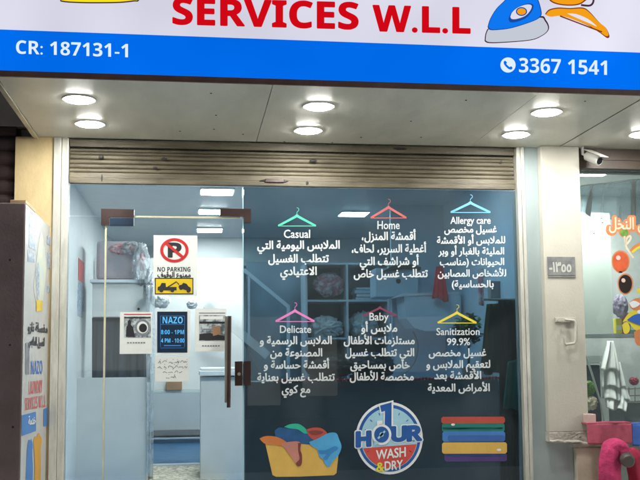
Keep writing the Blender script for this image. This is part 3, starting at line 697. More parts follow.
t = thing('care_sticker', 'sticker titled Baby with white Arabic text and a faint red hanger', 'window sticker', at(377, 320, YG-.002), 'care label stickers on the blue glass')
shape('hanger_symbol', hanger_px(380, 306, 316, 17, 1.6), S1, mat('faded_red_vinyl', (.20, .05, .10), .4), t)
mb = MB(); put_text(mb, 'Baby', 369.5, 388.5, 320.4, 11, S2, .012); mb.build('title_lettering', MAT['s_text'], t)
mb = MB()
for s, a, b, y in (("ملابس أو", 361.5, 397, 331.6), ("مستلزمات الأطفال", 344, 414.5, 344), ("التي تتطلب غسيل", 345.5, 414, 356), ("خاص بمساحيق", 350.5, 409.5, 368.4), ("مخصصة للأطفال", 350, 413.5, 380.2)): ar_text(mb, s, a, b, y, 10.8, S2, .03)
mb.build('arabic_lettering', MAT['s_text'], t)

# laundry basket sticker
t = thing('basket_sticker', 'sticker of a yellow laundry basket heaped with coloured clothes', 'window sticker', at(300, 450, YG-.002))
shape('basket', [[(264, 438), (268, 444.5), (337.5, 443), (339.5, 445), (336.5, 473), (334, 475.2), (300, 476.6), (276, 476.8), (272.5, 475)]], S1, MAT['s_basket'], t)
shape('navy_clothes', [loop([(274.5, 431), (279, 427.5), (287, 428), (294, 425), (303, 429), (312, 434), (320, 440), (316, 444.5), (296, 443.5), (288, 443), (277, 439)], 4)], S2, MAT['s_navy'], t)
shape('green_clothes', [loop([(284, 427), (290, 424.2), (299, 424), (306, 429), (308, 433), (304, 433.5), (298, 429.5), (291, 428.5)], 4)], S3, MAT['s_emer'], t)
shape('red_clothes', [loop([(306, 429.5), (314, 427.6), (322, 428.5), (327.5, 434), (324, 439.5), (316, 441), (309, 436)], 4)], S3, MAT['s_brick'], t)
shape('red_fold', [loop([(308, 431.5), (315, 430.2), (323, 431.8), (320, 434.2), (312, 434.6)], 4)], S4, MAT['s_maroon'], t)
shape('orange_clothes', [loop([(259.5, 438.5), (266, 436), (277, 437), (287, 442.5), (283, 446), (274, 444.6), (266, 444.2), (262, 441.5)], 4)], S3, MAT['s_orange'], t)
shape('salmon_clothes', [loop([(281, 443.5), (292, 441.5), (300.5, 442.8), (300.5, 455), (301, 463.5), (297.5, 466), (294, 461), (289, 454)], 4)], S4, MAT['s_salmon'], t)
shape('salmon_fold', [loop([(298, 443), (301, 443.5), (300, 449), (302, 455), (301.6, 464), (298, 466.2), (296, 463), (299.6, 459), (298.4, 452)], 4)], S5, MAT['s_maroon'], t)
shape('azure_clothes', [loop([(309, 442), (318, 438.5), (328, 433.2), (336, 433), (339, 439), (341.5, 447), (338, 456), (333, 461), (329, 467), (324.5, 463.5), (323.5, 459.5), (319.5, 457), (317, 449), (311.5, 446)], 4)], S4, MAT['s_azure'], t)
shape('azure_fold', [loop([(318, 450), (326, 450), (335, 446), (338, 449), (331, 454), (327, 460), (323, 458.5), (326, 454.5), (320, 454)], 4)], S5, MAT['s_azured'], t)

# one-hour logo
t = thing('logo_sticker', 'round sticker reading 1 HOUR WASH & DRY in blue and red', 'window sticker', at(389, 437, YG-.002))
LC = (389.2, 438.2)
tab = [(378.6, 404.6), (393.2, 400.4), (394.8, 410), (381, 412)]
shape('white_rim', [ell(*LC, 33.6, 36.2, 48)], S1, MAT['s_white'], t)
shape('white_tab', [tab], plane(YG-.0026), MAT['s_white'], t)
mb = MB(); mb.face([plane(YG-.0062)(*p) for p in [(378.4, 404), (393.4, 400.2), (393, 437), (383.4, 438), (383.6, 413), (380.6, 413.6)]])
for c_, a, b, y, e_ in (('H', 356.4, 370.6, 446.8, 20.5), ('U', 391.6, 406.4, 441.4, 20), ('R', 407.4, 421.6, 441, 20.5)): put_text(mb, bold(c_), a, b, y, e_, plane(YG-.0050), .10, -.07)
mb.build('white_outline', MAT['s_white'], t)
shape('blue_rim', [ell(*LC, 31.2, 33.6, 48)], S2, MAT['s_logo'], t)
shape('clock_face', [ell(389.2, 438.4, 28.4, 30.6, 48)], S3, MAT['s_logoface'], t)
shape('red_half', [[(361.6, 448.4), (416.8, 444)]+ell(389.4, 438.6, 27.6, 29.8, 24, 11, 160)], S4, MAT['s_logored'], t)
mb = MB()
for k in range(-5, 6):
    a_ = R_(-90+k*24); mb.face([S4(*p) for p in band([(LC[0]+23*math.cos(a_), LC[1]+25*math.sin(a_)), (LC[0]+25.6*math.cos(a_), LC[1]+27.6*math.sin(a_))], .8)[0]])
mb.build('clock_marks', MAT['s_logo'], t)
mb = MB(); mb.face([plane(YG-.0072)(*p) for p in [(380, 405.6), (391.6, 402.2), (391.4, 437), (384.6, 437.4), (385, 410.8), (381.4, 412)]])
put_text(mb, bold("H"), 356.4, 370.6, 446.8, 20.5, plane(YG-.0066), .045, -.07); put_text(mb, bold("U"), 391.6, 406.4, 441.4, 20, plane(YG-.0066), .045, -.07); put_text(mb, bold("R"), 407.4, 421.6, 441, 20.5, plane(YG-.0066), .045, -.07)
mb.build('hour_lettering', MAT['s_logo'], t)
shape('stopwatch_rim', [ell(381.6, 434.6, 9.8, 10.4, 32), [(377, 421), (382.4, 420.4), (382.6, 424.6), (377.2, 425)]], plane(YG-.0086), MAT['s_white'], t)
shape('stopwatch_body', [ell(381.6, 434.6, 7.4, 8, 32)], plane(YG-.0098), MAT['s_logo'], t)
shape('stopwatch_hands', band([(378, 438.6), (385, 431)], 2.0)+[ell(381.6, 434.6, 2.2, 2.4, 16), [(374.4, 441), (379.4, 442.4), (377, 444.6), (374, 445)]], plane(YG-.0110), MAT['s_logoface'], t)
mb = MB(); put_text(mb, "WASH", 376.2, 405.6, 459.6, 13.4, plane(YG-.0068), .02, -.11); put_text(mb, "DRY", 384.8, 402.6, 470.6, 13, plane(YG-.0068), .02, -.10); mb.build('wash_dry_lettering', MAT['s_white'], t)
mb = MB(); put_text(mb, bold("&"), 376.4, 384.2, 471.4, 13, plane(YG-.0068), .03); mb.build('ampersand', MAT['s_yellow'], t)

# folded towels sticker
t = thing('towel_sticker', 'sticker of a folded towel stack in red, teal, blue, yellow and purple', 'window sticker', at(473, 438, YG-.002))
def bar(y0, y1, x0, x1, r=1.6):
    return [(x0+r, y0), (x1-r, y0-.2), (x1, y0+r), (x1, y1-r), (x1-r, y1), (x0+r, y1+.2), (x0, y1-r), (x0, y0+r)]
for nm, m, y0, y1, x0, x1, lay in (('red_towel', 's_brick', 416.8, 423.4, 441.2, 505, S2), ('teal_towel', 's_tealbar', 423, 432, 442, 504.6, S1), ('teal_fold', 's_tealdark', 427.6, 429, 443, 503, S2),
      ('blue_towel', 's_bluebar', 431.4, 441.6, 442.4, 505.2, S2), ('blue_fold', 's_blued', 435.4, 441.4, 448, 505.2, S3), ('yellow_towel', 's_basket', 442.4, 453.6, 442, 507, S4),
      ('purple_towel', 's_purple', 453, 461.4, 444.4, 507, S1), ('purple_fold', 's_blued', 454.6, 456, 446, 505, S2)):
    shape(nm, [bar(y0, y1, x0, x1)], lay, MAT[m], t)
shape('sparkle', [ell(453, 424.6, 2, 1.2, 12), ell(499, 449.8, 2.2, 1.2, 12)], S5, MAT['s_white'], t)

# ================================================================== SHOP INTERIOR
ZC = 2.6
def wall(name, m, label, *b): return tag(MB().box(*b).build(name, MAT[m]), label, 'wall')
wall('interior_wall', 'inwall', 'pale blue side wall inside the shop, left of the glass door', -1.14, -1.02, .13, 6.4, 0, ZC)
wall('interior_wall', 'bluewall', 'pale blue side wall inside the shop behind the dark garments', 2.50, 2.58, .13, 6.4, 0, ZC)
wall('interior_wall', 'inwall', 'pale back wall of the shop seen through the glass door', -1.14, 2.58, 6.4, 6.55, 0, ZC)
tag(MB().box(-1.14, 2.58, .12, 6.55, ZC, ZC+.08).build('ceiling', MAT['ceil']), kind='structure')
wall('header_wall', 'inwall', 'pale wall strip over the glass front inside the shop', -1.018, 2.498, .115, .19, 2.30, ZC-.002)
wall('bulkhead', 'inwall', 'boxed bulkhead below the ceiling at the back of the shop', -.2, 2.49, 5.5, 6.398, 2.25, ZC-.002)
def panel(x, y, label):
    t = thing('ceiling_light', label, 'ceiling lamp', (x, y, ZC), 'ceiling lights inside the shop')
    MB().box(x-.155, x+.155, y-.155, y+.155, ZC-.014, ZC-.002).build('rim', MAT['ring'], t)
    MB().box(x-.14, x+.14, y-.14, y+.14, ZC-.017, ZC-.0145).build('lens', MAT['lampin'], t)
panel(.22, 2.2, 'lit ceiling panel nearest the glass door, right under the shutter')
panel(.21, 3.35, 'second lit ceiling panel above the no parking notice')
panel(.2, 4.75, 'farthest lit ceiling panel seen through the door, beside the bulkhead')
panel(1.68, 3.4, 'lit ceiling panel seen through the blue glass between Casual and Home stickers')
panel(1.68, .95, 'added unseen ceiling lamp over the dark counter, behind the shutter')  # added lamp, out of view, brightens the counter and blue wall
panel(.22, 1.0, 'added unseen ceiling lamp just inside the glass door, behind the shutter')  # fill lamp added out of sight to light the white panel fronts
def bx(px0, py0, px1, py1, Y, depth, bev=.004):
    a, b = at(px0, py1, Y), at(px1, py0, Y); return MB().box(a.x, b.x, Y, Y+depth, a.z, b.z, bev)
def lump(name, m, label, cat, cx, cy, w_, h_, Y, seed, dy=.1, fl=None, amp=.3, group=None, freq=2.2):
    p = at(cx, cy, Y); q = at(cx+w_/2, cy-h_/2, Y)
    return tag(MB().blob((p.x, Y, p.z), q.x-p.x, dy, q.z-p.z, amp*1.25, freq*.8, 5, seed, fl, True).build(name, MAT[m]), label, cat, group)
# left: red strip on the wall
pz0, pz1 = atx(78, 316, -1.018), atx(83, 262, -1.018)
st = thing('wall_strip', 'narrow red and grey printed strip on the left inside wall', 'wall strip', pz1)
zm = pz0.z+(pz1.z-pz0.z)*.62
ya, yb = atx(78, 290, -1.018).y, atx(83.5, 290, -1.018).y
MB().box(-1.0198, -1.016, ya, yb, zm, pz1.z).build('red_print', MAT['pinkredink'], st)
MB().box(-1.0198, -1.016, ya, yb, pz0.z, zm-.002).build('grey_print', MAT['greybluei'], st)
# left cupboard with package and drape
YC = 2.6
wc = thing('wall_cupboard', 'white cupboard behind the door pane with a wrapped package on top', 'cupboard', at(120, 317, YC))
bx(92, 283, 150, 317, YC, .5).build('body', MAT['white'], wc)
bx(90, 279.4, 152, 282.6, YC-.03, .55).build('top_board', MAT['shelfw'], wc)
kp = at(138.6, 309, YC); MB().disc((kp.x, YC-.006, kp.z), .012, 'y', 12, .006).build('knob', MAT['hole'], wc)
zt_ = at(120, 279.2, YC).z+.004
pk = thing('wrapped_package', 'pinkish package in crumpled clear plastic on top of the cupboard', 'package', at(118, 279, YC+.1))
a, b = at(96, 279, YC+.05), at(137, 241, YC+.05)
MB().box(a.x, b.x, YC+.05, YC+.4, zt_, b.z, .03).build('box', MAT['pinkpack'], pk)
q = at(124, 249, YC+.04); MB().blob((q.x, YC+.045, q.z), .13, .012, .05, .5, 2.4, 4, 5, None, True).build('pink_print', MAT['pinkfab'], pk)
mb = MB()
for k, (x, y, rx, rz) in enumerate(((133, 248, .10, .06), (141, 264, .075, .19), (150, 285, .05, .13))): q = at(x, y, YC); mb.blob((q.x, YC+.0-.012*k, q.z), rx, .06, rz, .35, 1.5, 5, 50+k, None, True)
o = mb.build('plastic_wrap', MAT['curtain'], pk)
q = at(141.5, 262, YC-.05); MB().blob((q.x, YC-.035, q.z), .032, .012, .075, .5, 2, 4, 9, None, True).build('pink_label', MAT['pinkfab'], pk)
fb = at(150, 288, YC); tag(MB().prism([at(144, 286, YC-.02), at(150, 280, YC-.02), at(158, 292, YC-.02), at(152, 303, YC-.02)], (0, .05, 0)).build('dark_folder', MAT['drape']), 'dark blue folder tilted beside the wrapped package', 'folder')
fr_ = at(148, 317.5, YC+.04)
dp = tag(MB().drape(at(92, 317.6, YC+.06), at(150, 317.6, YC+.06), at(92, 382, YC+.06), at(150, 382, YC+.06), 40, 10, .012, 5, 1).build('dark_drape', MAT['drape']), 'charcoal cloth hanging below the white cupboard', 'drape')
lump('plastic_bundle', 'plastic', 'crumpled clear plastic bundle under the no parking notice', 'plastic bundle', 161, 300, 18, 16, YC-.1, 41, .06, None, .28, None, 1.5)
lump('plastic_bundle', 'plastic', 'small crumpled plastic bundle beside the right photo print', 'plastic bundle', 192, 304, 10, 10, YC-.1, 42, .05, None, .28, None, 1.5)
# white front panel left
wp = thing('counter_panel', 'large plain white panel standing behind the lower left glass', 'panel', at(110, 480, 2.42))
a, b = at(73, 378, 2.42), at(147, 378, 2.42)
MB().box(a.x, b.x, 2.42, 2.46, 0, a.z, .004).build('board', MAT['white'], wp)
MB().box(a.x+.01, a.x+.03, 2.462, 2.56, 0, a.z-.03).build('side_return', MAT['greywhite'], wp)
# curtain strips
cs = tag(MB().drape(at(146, 285, 2.4), at(155, 285, 2.4), (at(147, 480, 2.4).x, 2.4, .02), (at(153, 480, 2.4).x, 2.4, .02), 10, 30, .012, 2, 2, .003).build('plastic_curtain', MAT['curtain']), 'narrow clear plastic curtain strip beside the white panel', 'curtain')
# grey box and crumpled plastic on the back table
YT = 3.7
tb = thing('work_table', 'large pale work table at the back with a dark space beneath', 'table', (.1, YT, 0))
zt = at(172, 390, YT).z
MB().box(-1.0, .9, YT, 4.35, zt-.03, zt, .004).build('tabletop', MAT['greywhite'], tb)
MB().box(-1.0, -.52, YT+.06, YT+.10, 0.0, zt-.032).build('leg_panel', MAT['greywhite'], tb)
MB().box(.80, .86, YT+.06, 4.3, 0.0, zt-.032).build('leg_panel', MAT['greywhite'], tb)
# wall behind the table, standing on it
bk = tag(MB().box(-1.0, .54, YT+.02, YT+.07, zt+.002, 2.15, .002).build('partition_board', MAT['white']), 'tall pale board standing on the back work table', 'partition')
a, b = at(166, 389.6, YT-.04), at(182, 381.6, YT-.04)
tag(MB().box(a.x, b.x, YT-.03, YT+.015, zt+.001, b.z, .003).build('cardboard_box', MAT['cardboard']), 'small brown cardboard box under the handwritten note', 'box')
lowy = 6.36
lb = thing('floor_rail', 'dark low rail with a white edge along the back wall under the table', 'rail', (0, lowy, 0))
MB().box(-1.0, .8, lowy-.03, lowy+.03, .10, .17).build('rail', MAT['slate'], lb)
MB().box(-1.0, .8, lowy-.04, lowy+.03, .055, .075).build('white_edge', MAT['shelfw'], lb)
mb = MB(); mb.blob((.0, 5.9, .12), .10, .1, .12, .5, 2, 3, 3, .002)
a = at(155, 467, 3.6); z_ = atz(158, 469, .004); z2 = atz(192, 480, .004)
mt = thing('floor_mat', 'crumpled patterned mat on the blue floor behind the door', 'mat', (z_.x, z_.y, 0))
vs = []; nx_, ny_ = 24, 30
for j in range(ny_+1):
    for i in range(nx_+1):
        x = -.42+.72*i/nx_; y = 2.0+1.55*j/ny_
        vs.append((x, y, .006+.02*abs(noise.fractal(Vector((x*5, y*5, 0)), 1, 2, 3))))
MB().add(vs, [(j*(nx_+1)+i, j*(nx_+1)+i+1, (j+1)*(nx_+1)+i+1, (j+1)*(nx_+1)+i) for j in range(ny_) for i in range(nx_)], True).build('cloth', MAT['matcloth'], mt)
MB().box(-.44, .32, 3.56, 3.60, .002, .03, .004).build('white_hem', MAT['shelfw'], mt)
# right white desk
wd = thing('reception_desk', 'white reception desk end with an overhanging ledge behind the door handle', 'desk', at(220, 480, 2.35))
a, b = at(200.6, 377, 2.35), at(246, 377, 2.35)
MB().box(a.x, b.x, 2.35, 3.0, 0, a.z, .004).build('body', MAT['white'], wd)
a2, b2 = at(200, 371, 2.31), at(246, 375.2, 2.31)
MB().box(a2.x-.005, b.x, 2.31, 3.03, b2.z, a2.z, .004).build('top_board', MAT['shelfw'], wd)
a3 = at(200.6, 367.6, 2.5); MB().box(a3.x, b.x, 2.5, 3.0, a2.z+.002, a3.z, .01).build('raised_ledge', MAT['white'], wd)
# dark counter behind the blue glass
ct = thing('service_counter', 'dark slate service counter behind the lower blue glass', 'counter', at(380, 480, 1.25))
zc = at(380, 380.5, 1.25).z
MB().box(at(245, 400, 1.25).x, 2.49, 1.25, 1.29, 0, zc).build('front_panel', MAT['slate'], ct)
MB().box(at(245, 400, 1.25).x+.002, 2.49, 1.292, 1.70, zc-.03, zc).build('worktop', MAT['slate'], ct)
mb = MB(); x = at(275, 379, 1.236).x; xe = at(505, 379, 1.236).x; k = 0
while x < xe:
    mb.blob((x, 1.238+.003*math.sin(k), zc+.009+.003*math.sin(k*.9)), .0135, .011, .0125, 0, 1, 2); x += .028; k += 1
mb.tube([(at(275, 379, 1.236).x, 1.238, zc+.009), (xe, 1.238, zc+.009)], .003, 6)
tag(mb.build('bead_garland', MAT['redbead']), 'string of small red beads along the dark counter edge', 'garland')
# items on the counter
lump('cloth_pile', 'black', 'dark folded clothes on the counter under the Delicate sticker', 'clothes', 330, 368, 44, 20, .85, 1, .1, zc+.003)
lump('cloth_pile', 'drape', 'grey folded clothes on the counter behind the Baby sticker text', 'clothes', 372, 366, 42, 26, 1.5, 2, .1, zc+.003)
# cubby shelf
YH = 3.35
cs_ = thing('cubby_shelf', 'white open cubby shelf holding laundry bags behind the blue glass', 'shelf', at(350, 378, YH))
zs0, zs1 = at(350, 400, YH).z, at(350, 263, YH).z
xs = [at(px, 310, YH).x for px in (306.5, 347.5, 388.5)]
for xv in xs: MB().box(xv-.011, xv+.011, YH, YH+.4, 0, zs1).build('upright', MAT['shelfw'], cs_)
for py in (263.6, 300.6, 338.4, 374):
    z = at(340, py, YH).z
    for i in range(2): MB().box(xs[i]+.012, xs[i+1]-.012, YH+.003, YH+.4, z-.01, z+.01).build('shelf_board', MAT['shelfw'], cs_)
MB().box(xs[0]-.01, xs[2]+.01, YH+.402, YH+.42, 0, zs1).build('back_board', MAT['shelfback'], cs_)
def shz(py): return at(340, py, YH).z+.011
lump('laundry_bag', 'pinkfab', 'pink patterned laundry bag in the upper left cubby', 'laundry bag', 329, 285, 28, 22, YH+.15, 11, .14, shz(300.6), .35, 'bags in the cubby shelf', 3)
lump('laundry_bag', 'plastic', 'pale plastic wrapped laundry in the cubby under the pink bag', 'laundry bag', 325, 328, 32, 22, YH+.15, 12, .14, shz(338.4), .4, 'bags in the cubby shelf', 3.4)
lump('laundry_bag', 'plastic', 'pale plastic wrapped laundry in the cubby beside Baby sticker', 'laundry bag', 363, 326, 26, 26, YH+.15, 13, .14, shz(338.4), .4, 'bags in the cubby shelf', 3.4)
lump('laundry_bag', 'black', 'dark laundry bag in the lowest left cubby', 'laundry bag', 328, 362, 30, 20, YH+.15, 14, .14, shz(374), .3, 'bags in the cubby shelf')
def fold_stack(cx, yb, w_, n, Y, label, group, mats):
    t = thing('laundry_stack', label, 'laundry stack', at(cx, yb, Y), group); z = shz(yb); a, b = at(cx-w_/2, yb, Y), at(cx+w_/2, yb, Y)
    for k in range(n):
        h_ = .028+.012*((k*7) % 3)/2; j_ = .012*math.sin(k*2.3)
        MB().box(a.x+j_, b.x+j_*.5, Y, Y+.24, z+.001, z+h_, .012).build('folded_cloth', MAT[mats[k % len(mats)]], t); z += h_+.001
fold_stack(369, 300.6, 27, 4, YH+.06, 'stack of folded pale linen in the upper right cubby', 'folded laundry stacks', ['shelfw', 'plastic', 'bluewall'])
fold_stack(367, 374, 28, 6, YH+.06, 'stack of folded dark and blue clothes in the lowest right cubby', 'folded laundry stacks', ['slate', 'bluecloth', 'drape', 'shelfw'])
# sloping stair stringers
def bar3(mb, p, q, Y, th, d):
    a, b = at(*p, Y), at(*q, Y); v = (b-a).normalized(); n = Vector((-v.z, 0, v.x))*th/2
    return mb.prism([a+n, b+n, b-n, a-n], (0, d, 0))
ssd = tag(MB().box(at(246.5, 300, 3.95).x, at(305, 300, 3.95).x, 3.95, 4.0, 0, at(270, 262, 3.95).z).build('stair_side_panel', MAT['stairside']), 'grey blue side panel of the stairs behind the sloping rail', 'panel')
sr = thing('staircase_rail', 'pale sloping stair rail with post behind the blue glass', 'stair rail', at(288, 378, 3.0))
bar3(MB(), (243, 269), (289, 307), 3.0, .035, .04).build('handrail', MAT['shelfw'], sr)
bar3(MB(), (288.5, 305), (288.5, 378), 3.002, .03, .035).build('post', MAT['shelfw'], sr)
bar3(MB(), (249, 275), (249, 340), 3.004, .02, .03).build('post', MAT['shelfw'], sr)
sl = thing('ironing_board', 'white sloping board running down behind the door edge', 'board', at(235, 330, 3.2))
bar3(MB(), (206, 304), (268, 356), 3.2, .085, .05).build('board', MAT['white'], sl)
bar3(MB(), (243, 340), (262, 376), 3.26, .02, .03).build('leg', MAT['slate'], sl)
# right hand wall units
YW = 2.5
ac = thing('wall_cabinet', 'pale blue wall box with a dark round hole below the Home sticker', 'wall cabinet', at(397, 297, YW))
bx(376, 268, 418, 297, YW+.1, .3, .01).build('body', MAT['bluewall'], ac)
p = at(398.5, 281, YW+.09); MB().disc((p.x, YW+.092, p.z), .024, 'y', 18, .006).build('hole', MAT['black'], ac)
MB().prism([at(383, 271.5, YW+.05), at(392, 266, YW+.05), at(405, 263, YW+.05), at(421, 267, YW+.05), at(421, 270, YW+.05), at(405, 268.5, YW+.05)], (0, .2, 0)).build('dark_cap', MAT['black'], ac)
wb = thing('wall_cabinet', 'larger pale blue wall cupboard with rounded corner beside the Baby sticker', 'wall cabinet', at(435, 330, YW))
pr = [(404, 296), (457, 294), (461, 297), (461, 330), (425, 331), (414, 328), (406, 318)]
MB().prism([at(x, y, YW-.3) for x, y in pr], (0, .34, 0)).build('body', MAT['bluewall'], wb)
MB().prism([at(x, y, YW-.31) for x, y in ((396, 297.4), (404, 293.4), (459, 292), (459, 294), (404, 296.2))], (0, .36, 0)).build('top_board', MAT['shelfw'], wb)
pw = tag(MB().box(at(392, 300, 2.85).x, 2.498, 2.85, 2.9, 0, ZC-.002).build('partition_wall', MAT['bluewall']), 'pale blue partition wall behind the red garment', 'wall')
gr = thing('red_garment', 'red garment hanging from a hook on the pale blue partition', 'garment', at(440, 266, 2.1))
vs_ = [at(438, 265, 2.1), at(442, 265, 2.1)]
MB().drape(at(436, 266.5, 2.12), at(443, 266, 2.12), at(431.5, 297, 2.1), at(448, 302, 2.1), 18, 12, .02, 3, 4).build('cloth', MAT['red'], gr)
MB().tube([at(440, 258, 2.11), at(440, 266, 2.11)], .006, 8).build('hook', MAT['steel'], gr)
pt = tag(MB().drape(at(477.5, 269, 1.6), at(486.5, 268, 1.6), at(479, 305.5, 1.6), at(488, 305.5, 1.6), 10, 10, .006, 2, 1).build('patterned_towel', MAT['pinkfab']), 'narrow pink patterned towel hanging beside the Allergy care text', 'towel')
db = tag(bx(491, 281, 504, 298, 1.15, .09, .006).build('meter_box', MAT['slate']), 'dark small wall box near the top of the dark garments', 'wall box')
# cables
mb = MB(); mb.tube([at(x, y, 2.8) for x, y in spline([(413, 331), (418, 345), (415, 362), (404, 374), (396, 377)], 5)], .006, 6)
tag(mb.build('hanging_cable', MAT['slate']), 'dark cable looping down below the wall cupboard', 'cable')
# plant
plt = thing('potted_plant', 'leafy green plant standing on the counter behind the Sanitization sticker', 'plant', (at(467, 375, 1.45).x, 1.45, zc))
mb = MB(); mb2 = MB(); rnd = random.Random(3); c0 = at(468, 330, 1.45)
for k in range(330):
    d = Vector((rnd.gauss(0, 1), rnd.gauss(0, 1), rnd.gauss(0, 1))).normalized()*rnd.uniform(.25, 1)
    p = c0+Vector((d.x*.135, d.y*.11, d.z*.135)); n = Vector((rnd.gauss(0, 1), rnd.gauss(0, 1), rnd.gauss(0, .7))).normalized()
    s_ = n.cross(Vector((.3, .2, .9))).normalized(); L = rnd.uniform(.026, .046)
    (mb if d.z > .1 and rnd.random() < .7 else mb2).face([p-n*L, p+s_*L*.55, p+n*L, p-s_*L*.55])
mb.build('light_leaves', MAT['leaf'], plt); mb2.build('dark_leaves', MAT['leafdark'], plt)
MB().tube([(c0.x, 1.45, zc+.09), (c0.x+.005, 1.45, c0.z)], [.012, .006], 8).build('stem', MAT['leafdark'], plt)
MB().tube([(c0.x, 1.45, zc+.002), (c0.x, 1.45, zc+.1)], [.05, .065], 16).build('pot', MAT['slate'], plt)
# dark garments on the right
gx = thing('hanging_garments', 'olive and black garments hanging by the right glass edge', 'garments', at(502, 302, .5))
MB().drape(at(487, 304, .46), at(506, 303, .46), at(480, 372, .46), at(505, 376, .46), 22, 14, .03, 3, 2).build('olive_garment', MAT['olive'], gx)
MB().drape(at(498, 300, .40), at(515, 300, .40), (at(500, 480, .40).x, .40, .05), (at(519, 480, .40).x, .40, .05), 22, 20, .03, 3, 5).build('black_garment', MAT['black'], gx)
MB().tube([at(484, 299.6, .43), at(521, 299.6, .43)], .009, 8).build('rail', MAT['steel'], gx)
tl = tag(MB().drape(at(508, 362, .30), at(520, 358, .30), at(503, 408, .30), at(520, 410, .30), 12, 12, .015, 2, 3).build('teal_cloth', MAT['teal']), 'teal green cloth hanging by the right glass edge', 'cloth')

# ================================================================== PILLAR DETAILS
YP = -.07
t = thing('number_plate', 'worn grey metal address plate on the cream pillar', 'plate', at(561, 268, YP-.004))
a, b = at(548, 275.4, YP-.006), at(575, 256.8, YP-.006)
MB().box(a.x, b.x, YP-.006, YP-.001, a.z, b.z, .002).build('plate', MAT['plate'], t)
MB().box(a.x, b.x, YP-.006, YP-.001, a.z-.014, a.z-.004, .001).build('lower_strip', MAT['plate'], t)
mb = MB(); put_text(mb, "-١٣٥٥", 549.6, 571, 271.8, 14, plane(YP-.0075), .03); mb.build('lettering', MAT['platetext'], t)
t = thing('wall_bracket', 'small cream painted metal bracket hooked on the pillar', 'bracket', at(566, 330, YP))
mb = MB(); mb.tube([at(x, y, YP-.03) for x, y in ((564.5, 319.5), (574, 320.5), (575.5, 323), (575.5, 341), (574, 343.5), (566, 344.5), (564.6, 343), (564.6, 336))], .009, 8); mb.build('loop', MAT['cream'], t)
mb = MB()
for px in (558.6, 571):
    p = at(px, 320, YP-.012); mb.tube([(p.x, YP-.022, p.z), (p.x, YP+.002, p.z)], .012, 10)
a, b = at(554.6, 322.4, YP), at(575, 317.4, YP); mb.box(a.x, b.x, YP-.012, YP-.0005, a.z, b.z, .003)
mb.build('mounting_strip', MAT['cream'], t)
# security camera
t = thing('security_camera', 'white bullet security camera under the canopy beside the cream pillar', 'camera', at(584, 150, -.05))
p0, p1 = at(586.5, 155.5, -.05), at(599.5, 161, -.16)
ax = (p1-p0).normalized()
MB().tube([p0, p0+ax*.01, p1-ax*.006, p1], [.026, .034, .034, .031], 16).build('housing', MAT['camwhite'], t)
MB().tube([p1+ax*.001, p1+ax*.004], .024, 16).build('lens', MAT['lens'], t)
hv = MB(); n_ = Vector((0, 0, 1)); sx = ax.cross(n_).normalized(); ux = sx.cross(ax)
hv.hexa([p0-sx*.04+ux*.038, p0+sx*.04+ux*.038, p1+ax*.03+sx*.04+ux*.038, p1+ax*.03-sx*.04+ux*.038], [p0-sx*.04+ux*.043, p0+sx*.04+ux*.043, p1+ax*.03+sx*.04+ux*.043, p1+ax*.03-sx*.04+ux*.043]); hv.build('sun_hood', MAT['camwhite'], t)
pm = at(582.5, 149, -.05); MB().tube([(pm.x, -.05, ZS-.001), (pm.x, -.05, p0.z+.01), tuple(p0)], .011, 8).build('mount_arm', MAT['camwhite'], t)

# ================================================================== NEIGHBOURING SHOP
YN = .05
zn = at(610, 170.5, YN).z
nb = thing('shutter_box', 'dark brown shutter box over the neighbouring shop window', 'shutter box', (4, .02, zn))
MB().box(2.695, 6.0, -.02, .2, zn, ZS-.001).build('box', MAT['nbeam'], nb)
MB().box(2.695, 6.0, -.028, -.021, zn+.06, zn+.075).build('rib', MAT['nbeam'], nb)
znb = at(610, 428, YN).z
tag(MB().box(2.695, 6.0, YN, YN+.008, znb, zn-.002).build('shop_window', MAT['g_neigh']), 'neighbouring shop window glass with balloon stickers', 'window')
wall('interior_wall', 'nwall', 'grey back wall inside the neighbouring balloon shop', 2.664, 6.0, 2.2, 2.3, 0, 2.6)
wall('interior_wall', 'nwall', 'grey dividing wall between the laundry and the balloon shop', 2.583, 2.66, .12, 6.5, 0, 2.6)
tag(MB().box(2.664, 6.0, .15, 2.3, 2.6, 2.66).build('ceiling', MAT['ceil']), kind='structure')
for x, y, l in ((3.28, 1.02, 'lit ceiling panel behind the neighbouring window top'), (3.3, 1.9, 'farther lit ceiling panel at the neighbouring window edge')):
    t = thing('ceiling_light', l, 'ceiling lamp', (x, y, 2.6), 'ceiling lights of the neighbouring shop')
    MB().box(x-.15, x+.15, y-.15, y+.15, 2.586, 2.598).build('rim', MAT['ring'], t)
    MB().box(x-.135, x+.135, y-.135, y+.135, 2.583, 2.5855).build('lens', MAT['lampnb'], t)
bd = thing('display_board', 'plain pale board behind the left side of the balloon shop window', 'board', at(595, 333, 1.25))
MB().prism([at(577, 212.5, 1.25), at(609.5, 213, 1.25), at(613.6, 333, 1.25), at(580, 333.5, 1.25)], (0, .03, 0)).build('board', MAT['nboard'], bd)
mb = MB()
for x, y in ((593.8, 233.4), (602.4, 222.6)):
    p = at(x, y, 1.25); MB().disc((p.x, 1.246, p.z), .007, 'y', 10, .003).build('screw', MAT['hole'], bd)
sf = tag(MB().box(at(579, 333, 1.25).x, 4.2, 1.25, 1.75, at(600, 337, 1.25).z, at(600, 334, 1.25).z).build('display_shelf', MAT['ngrey']), 'grey shelf edge below the pale board in the balloon shop', 'shelf')
ps_ = tag(MB().drape(at(576, 186, .45), at(660, 176, .45), at(576, 212, .45), at(668, 232, .45), 50, 16, .02, 2.2, 3, .002).build('reflection_sheet', MAT['sheetpl']), 'added wavy clear plastic sheet imitating reflections behind the balloon shop window top', 'plastic sheet')  # sheet added; its folds stand in for swooping reflections in the glass
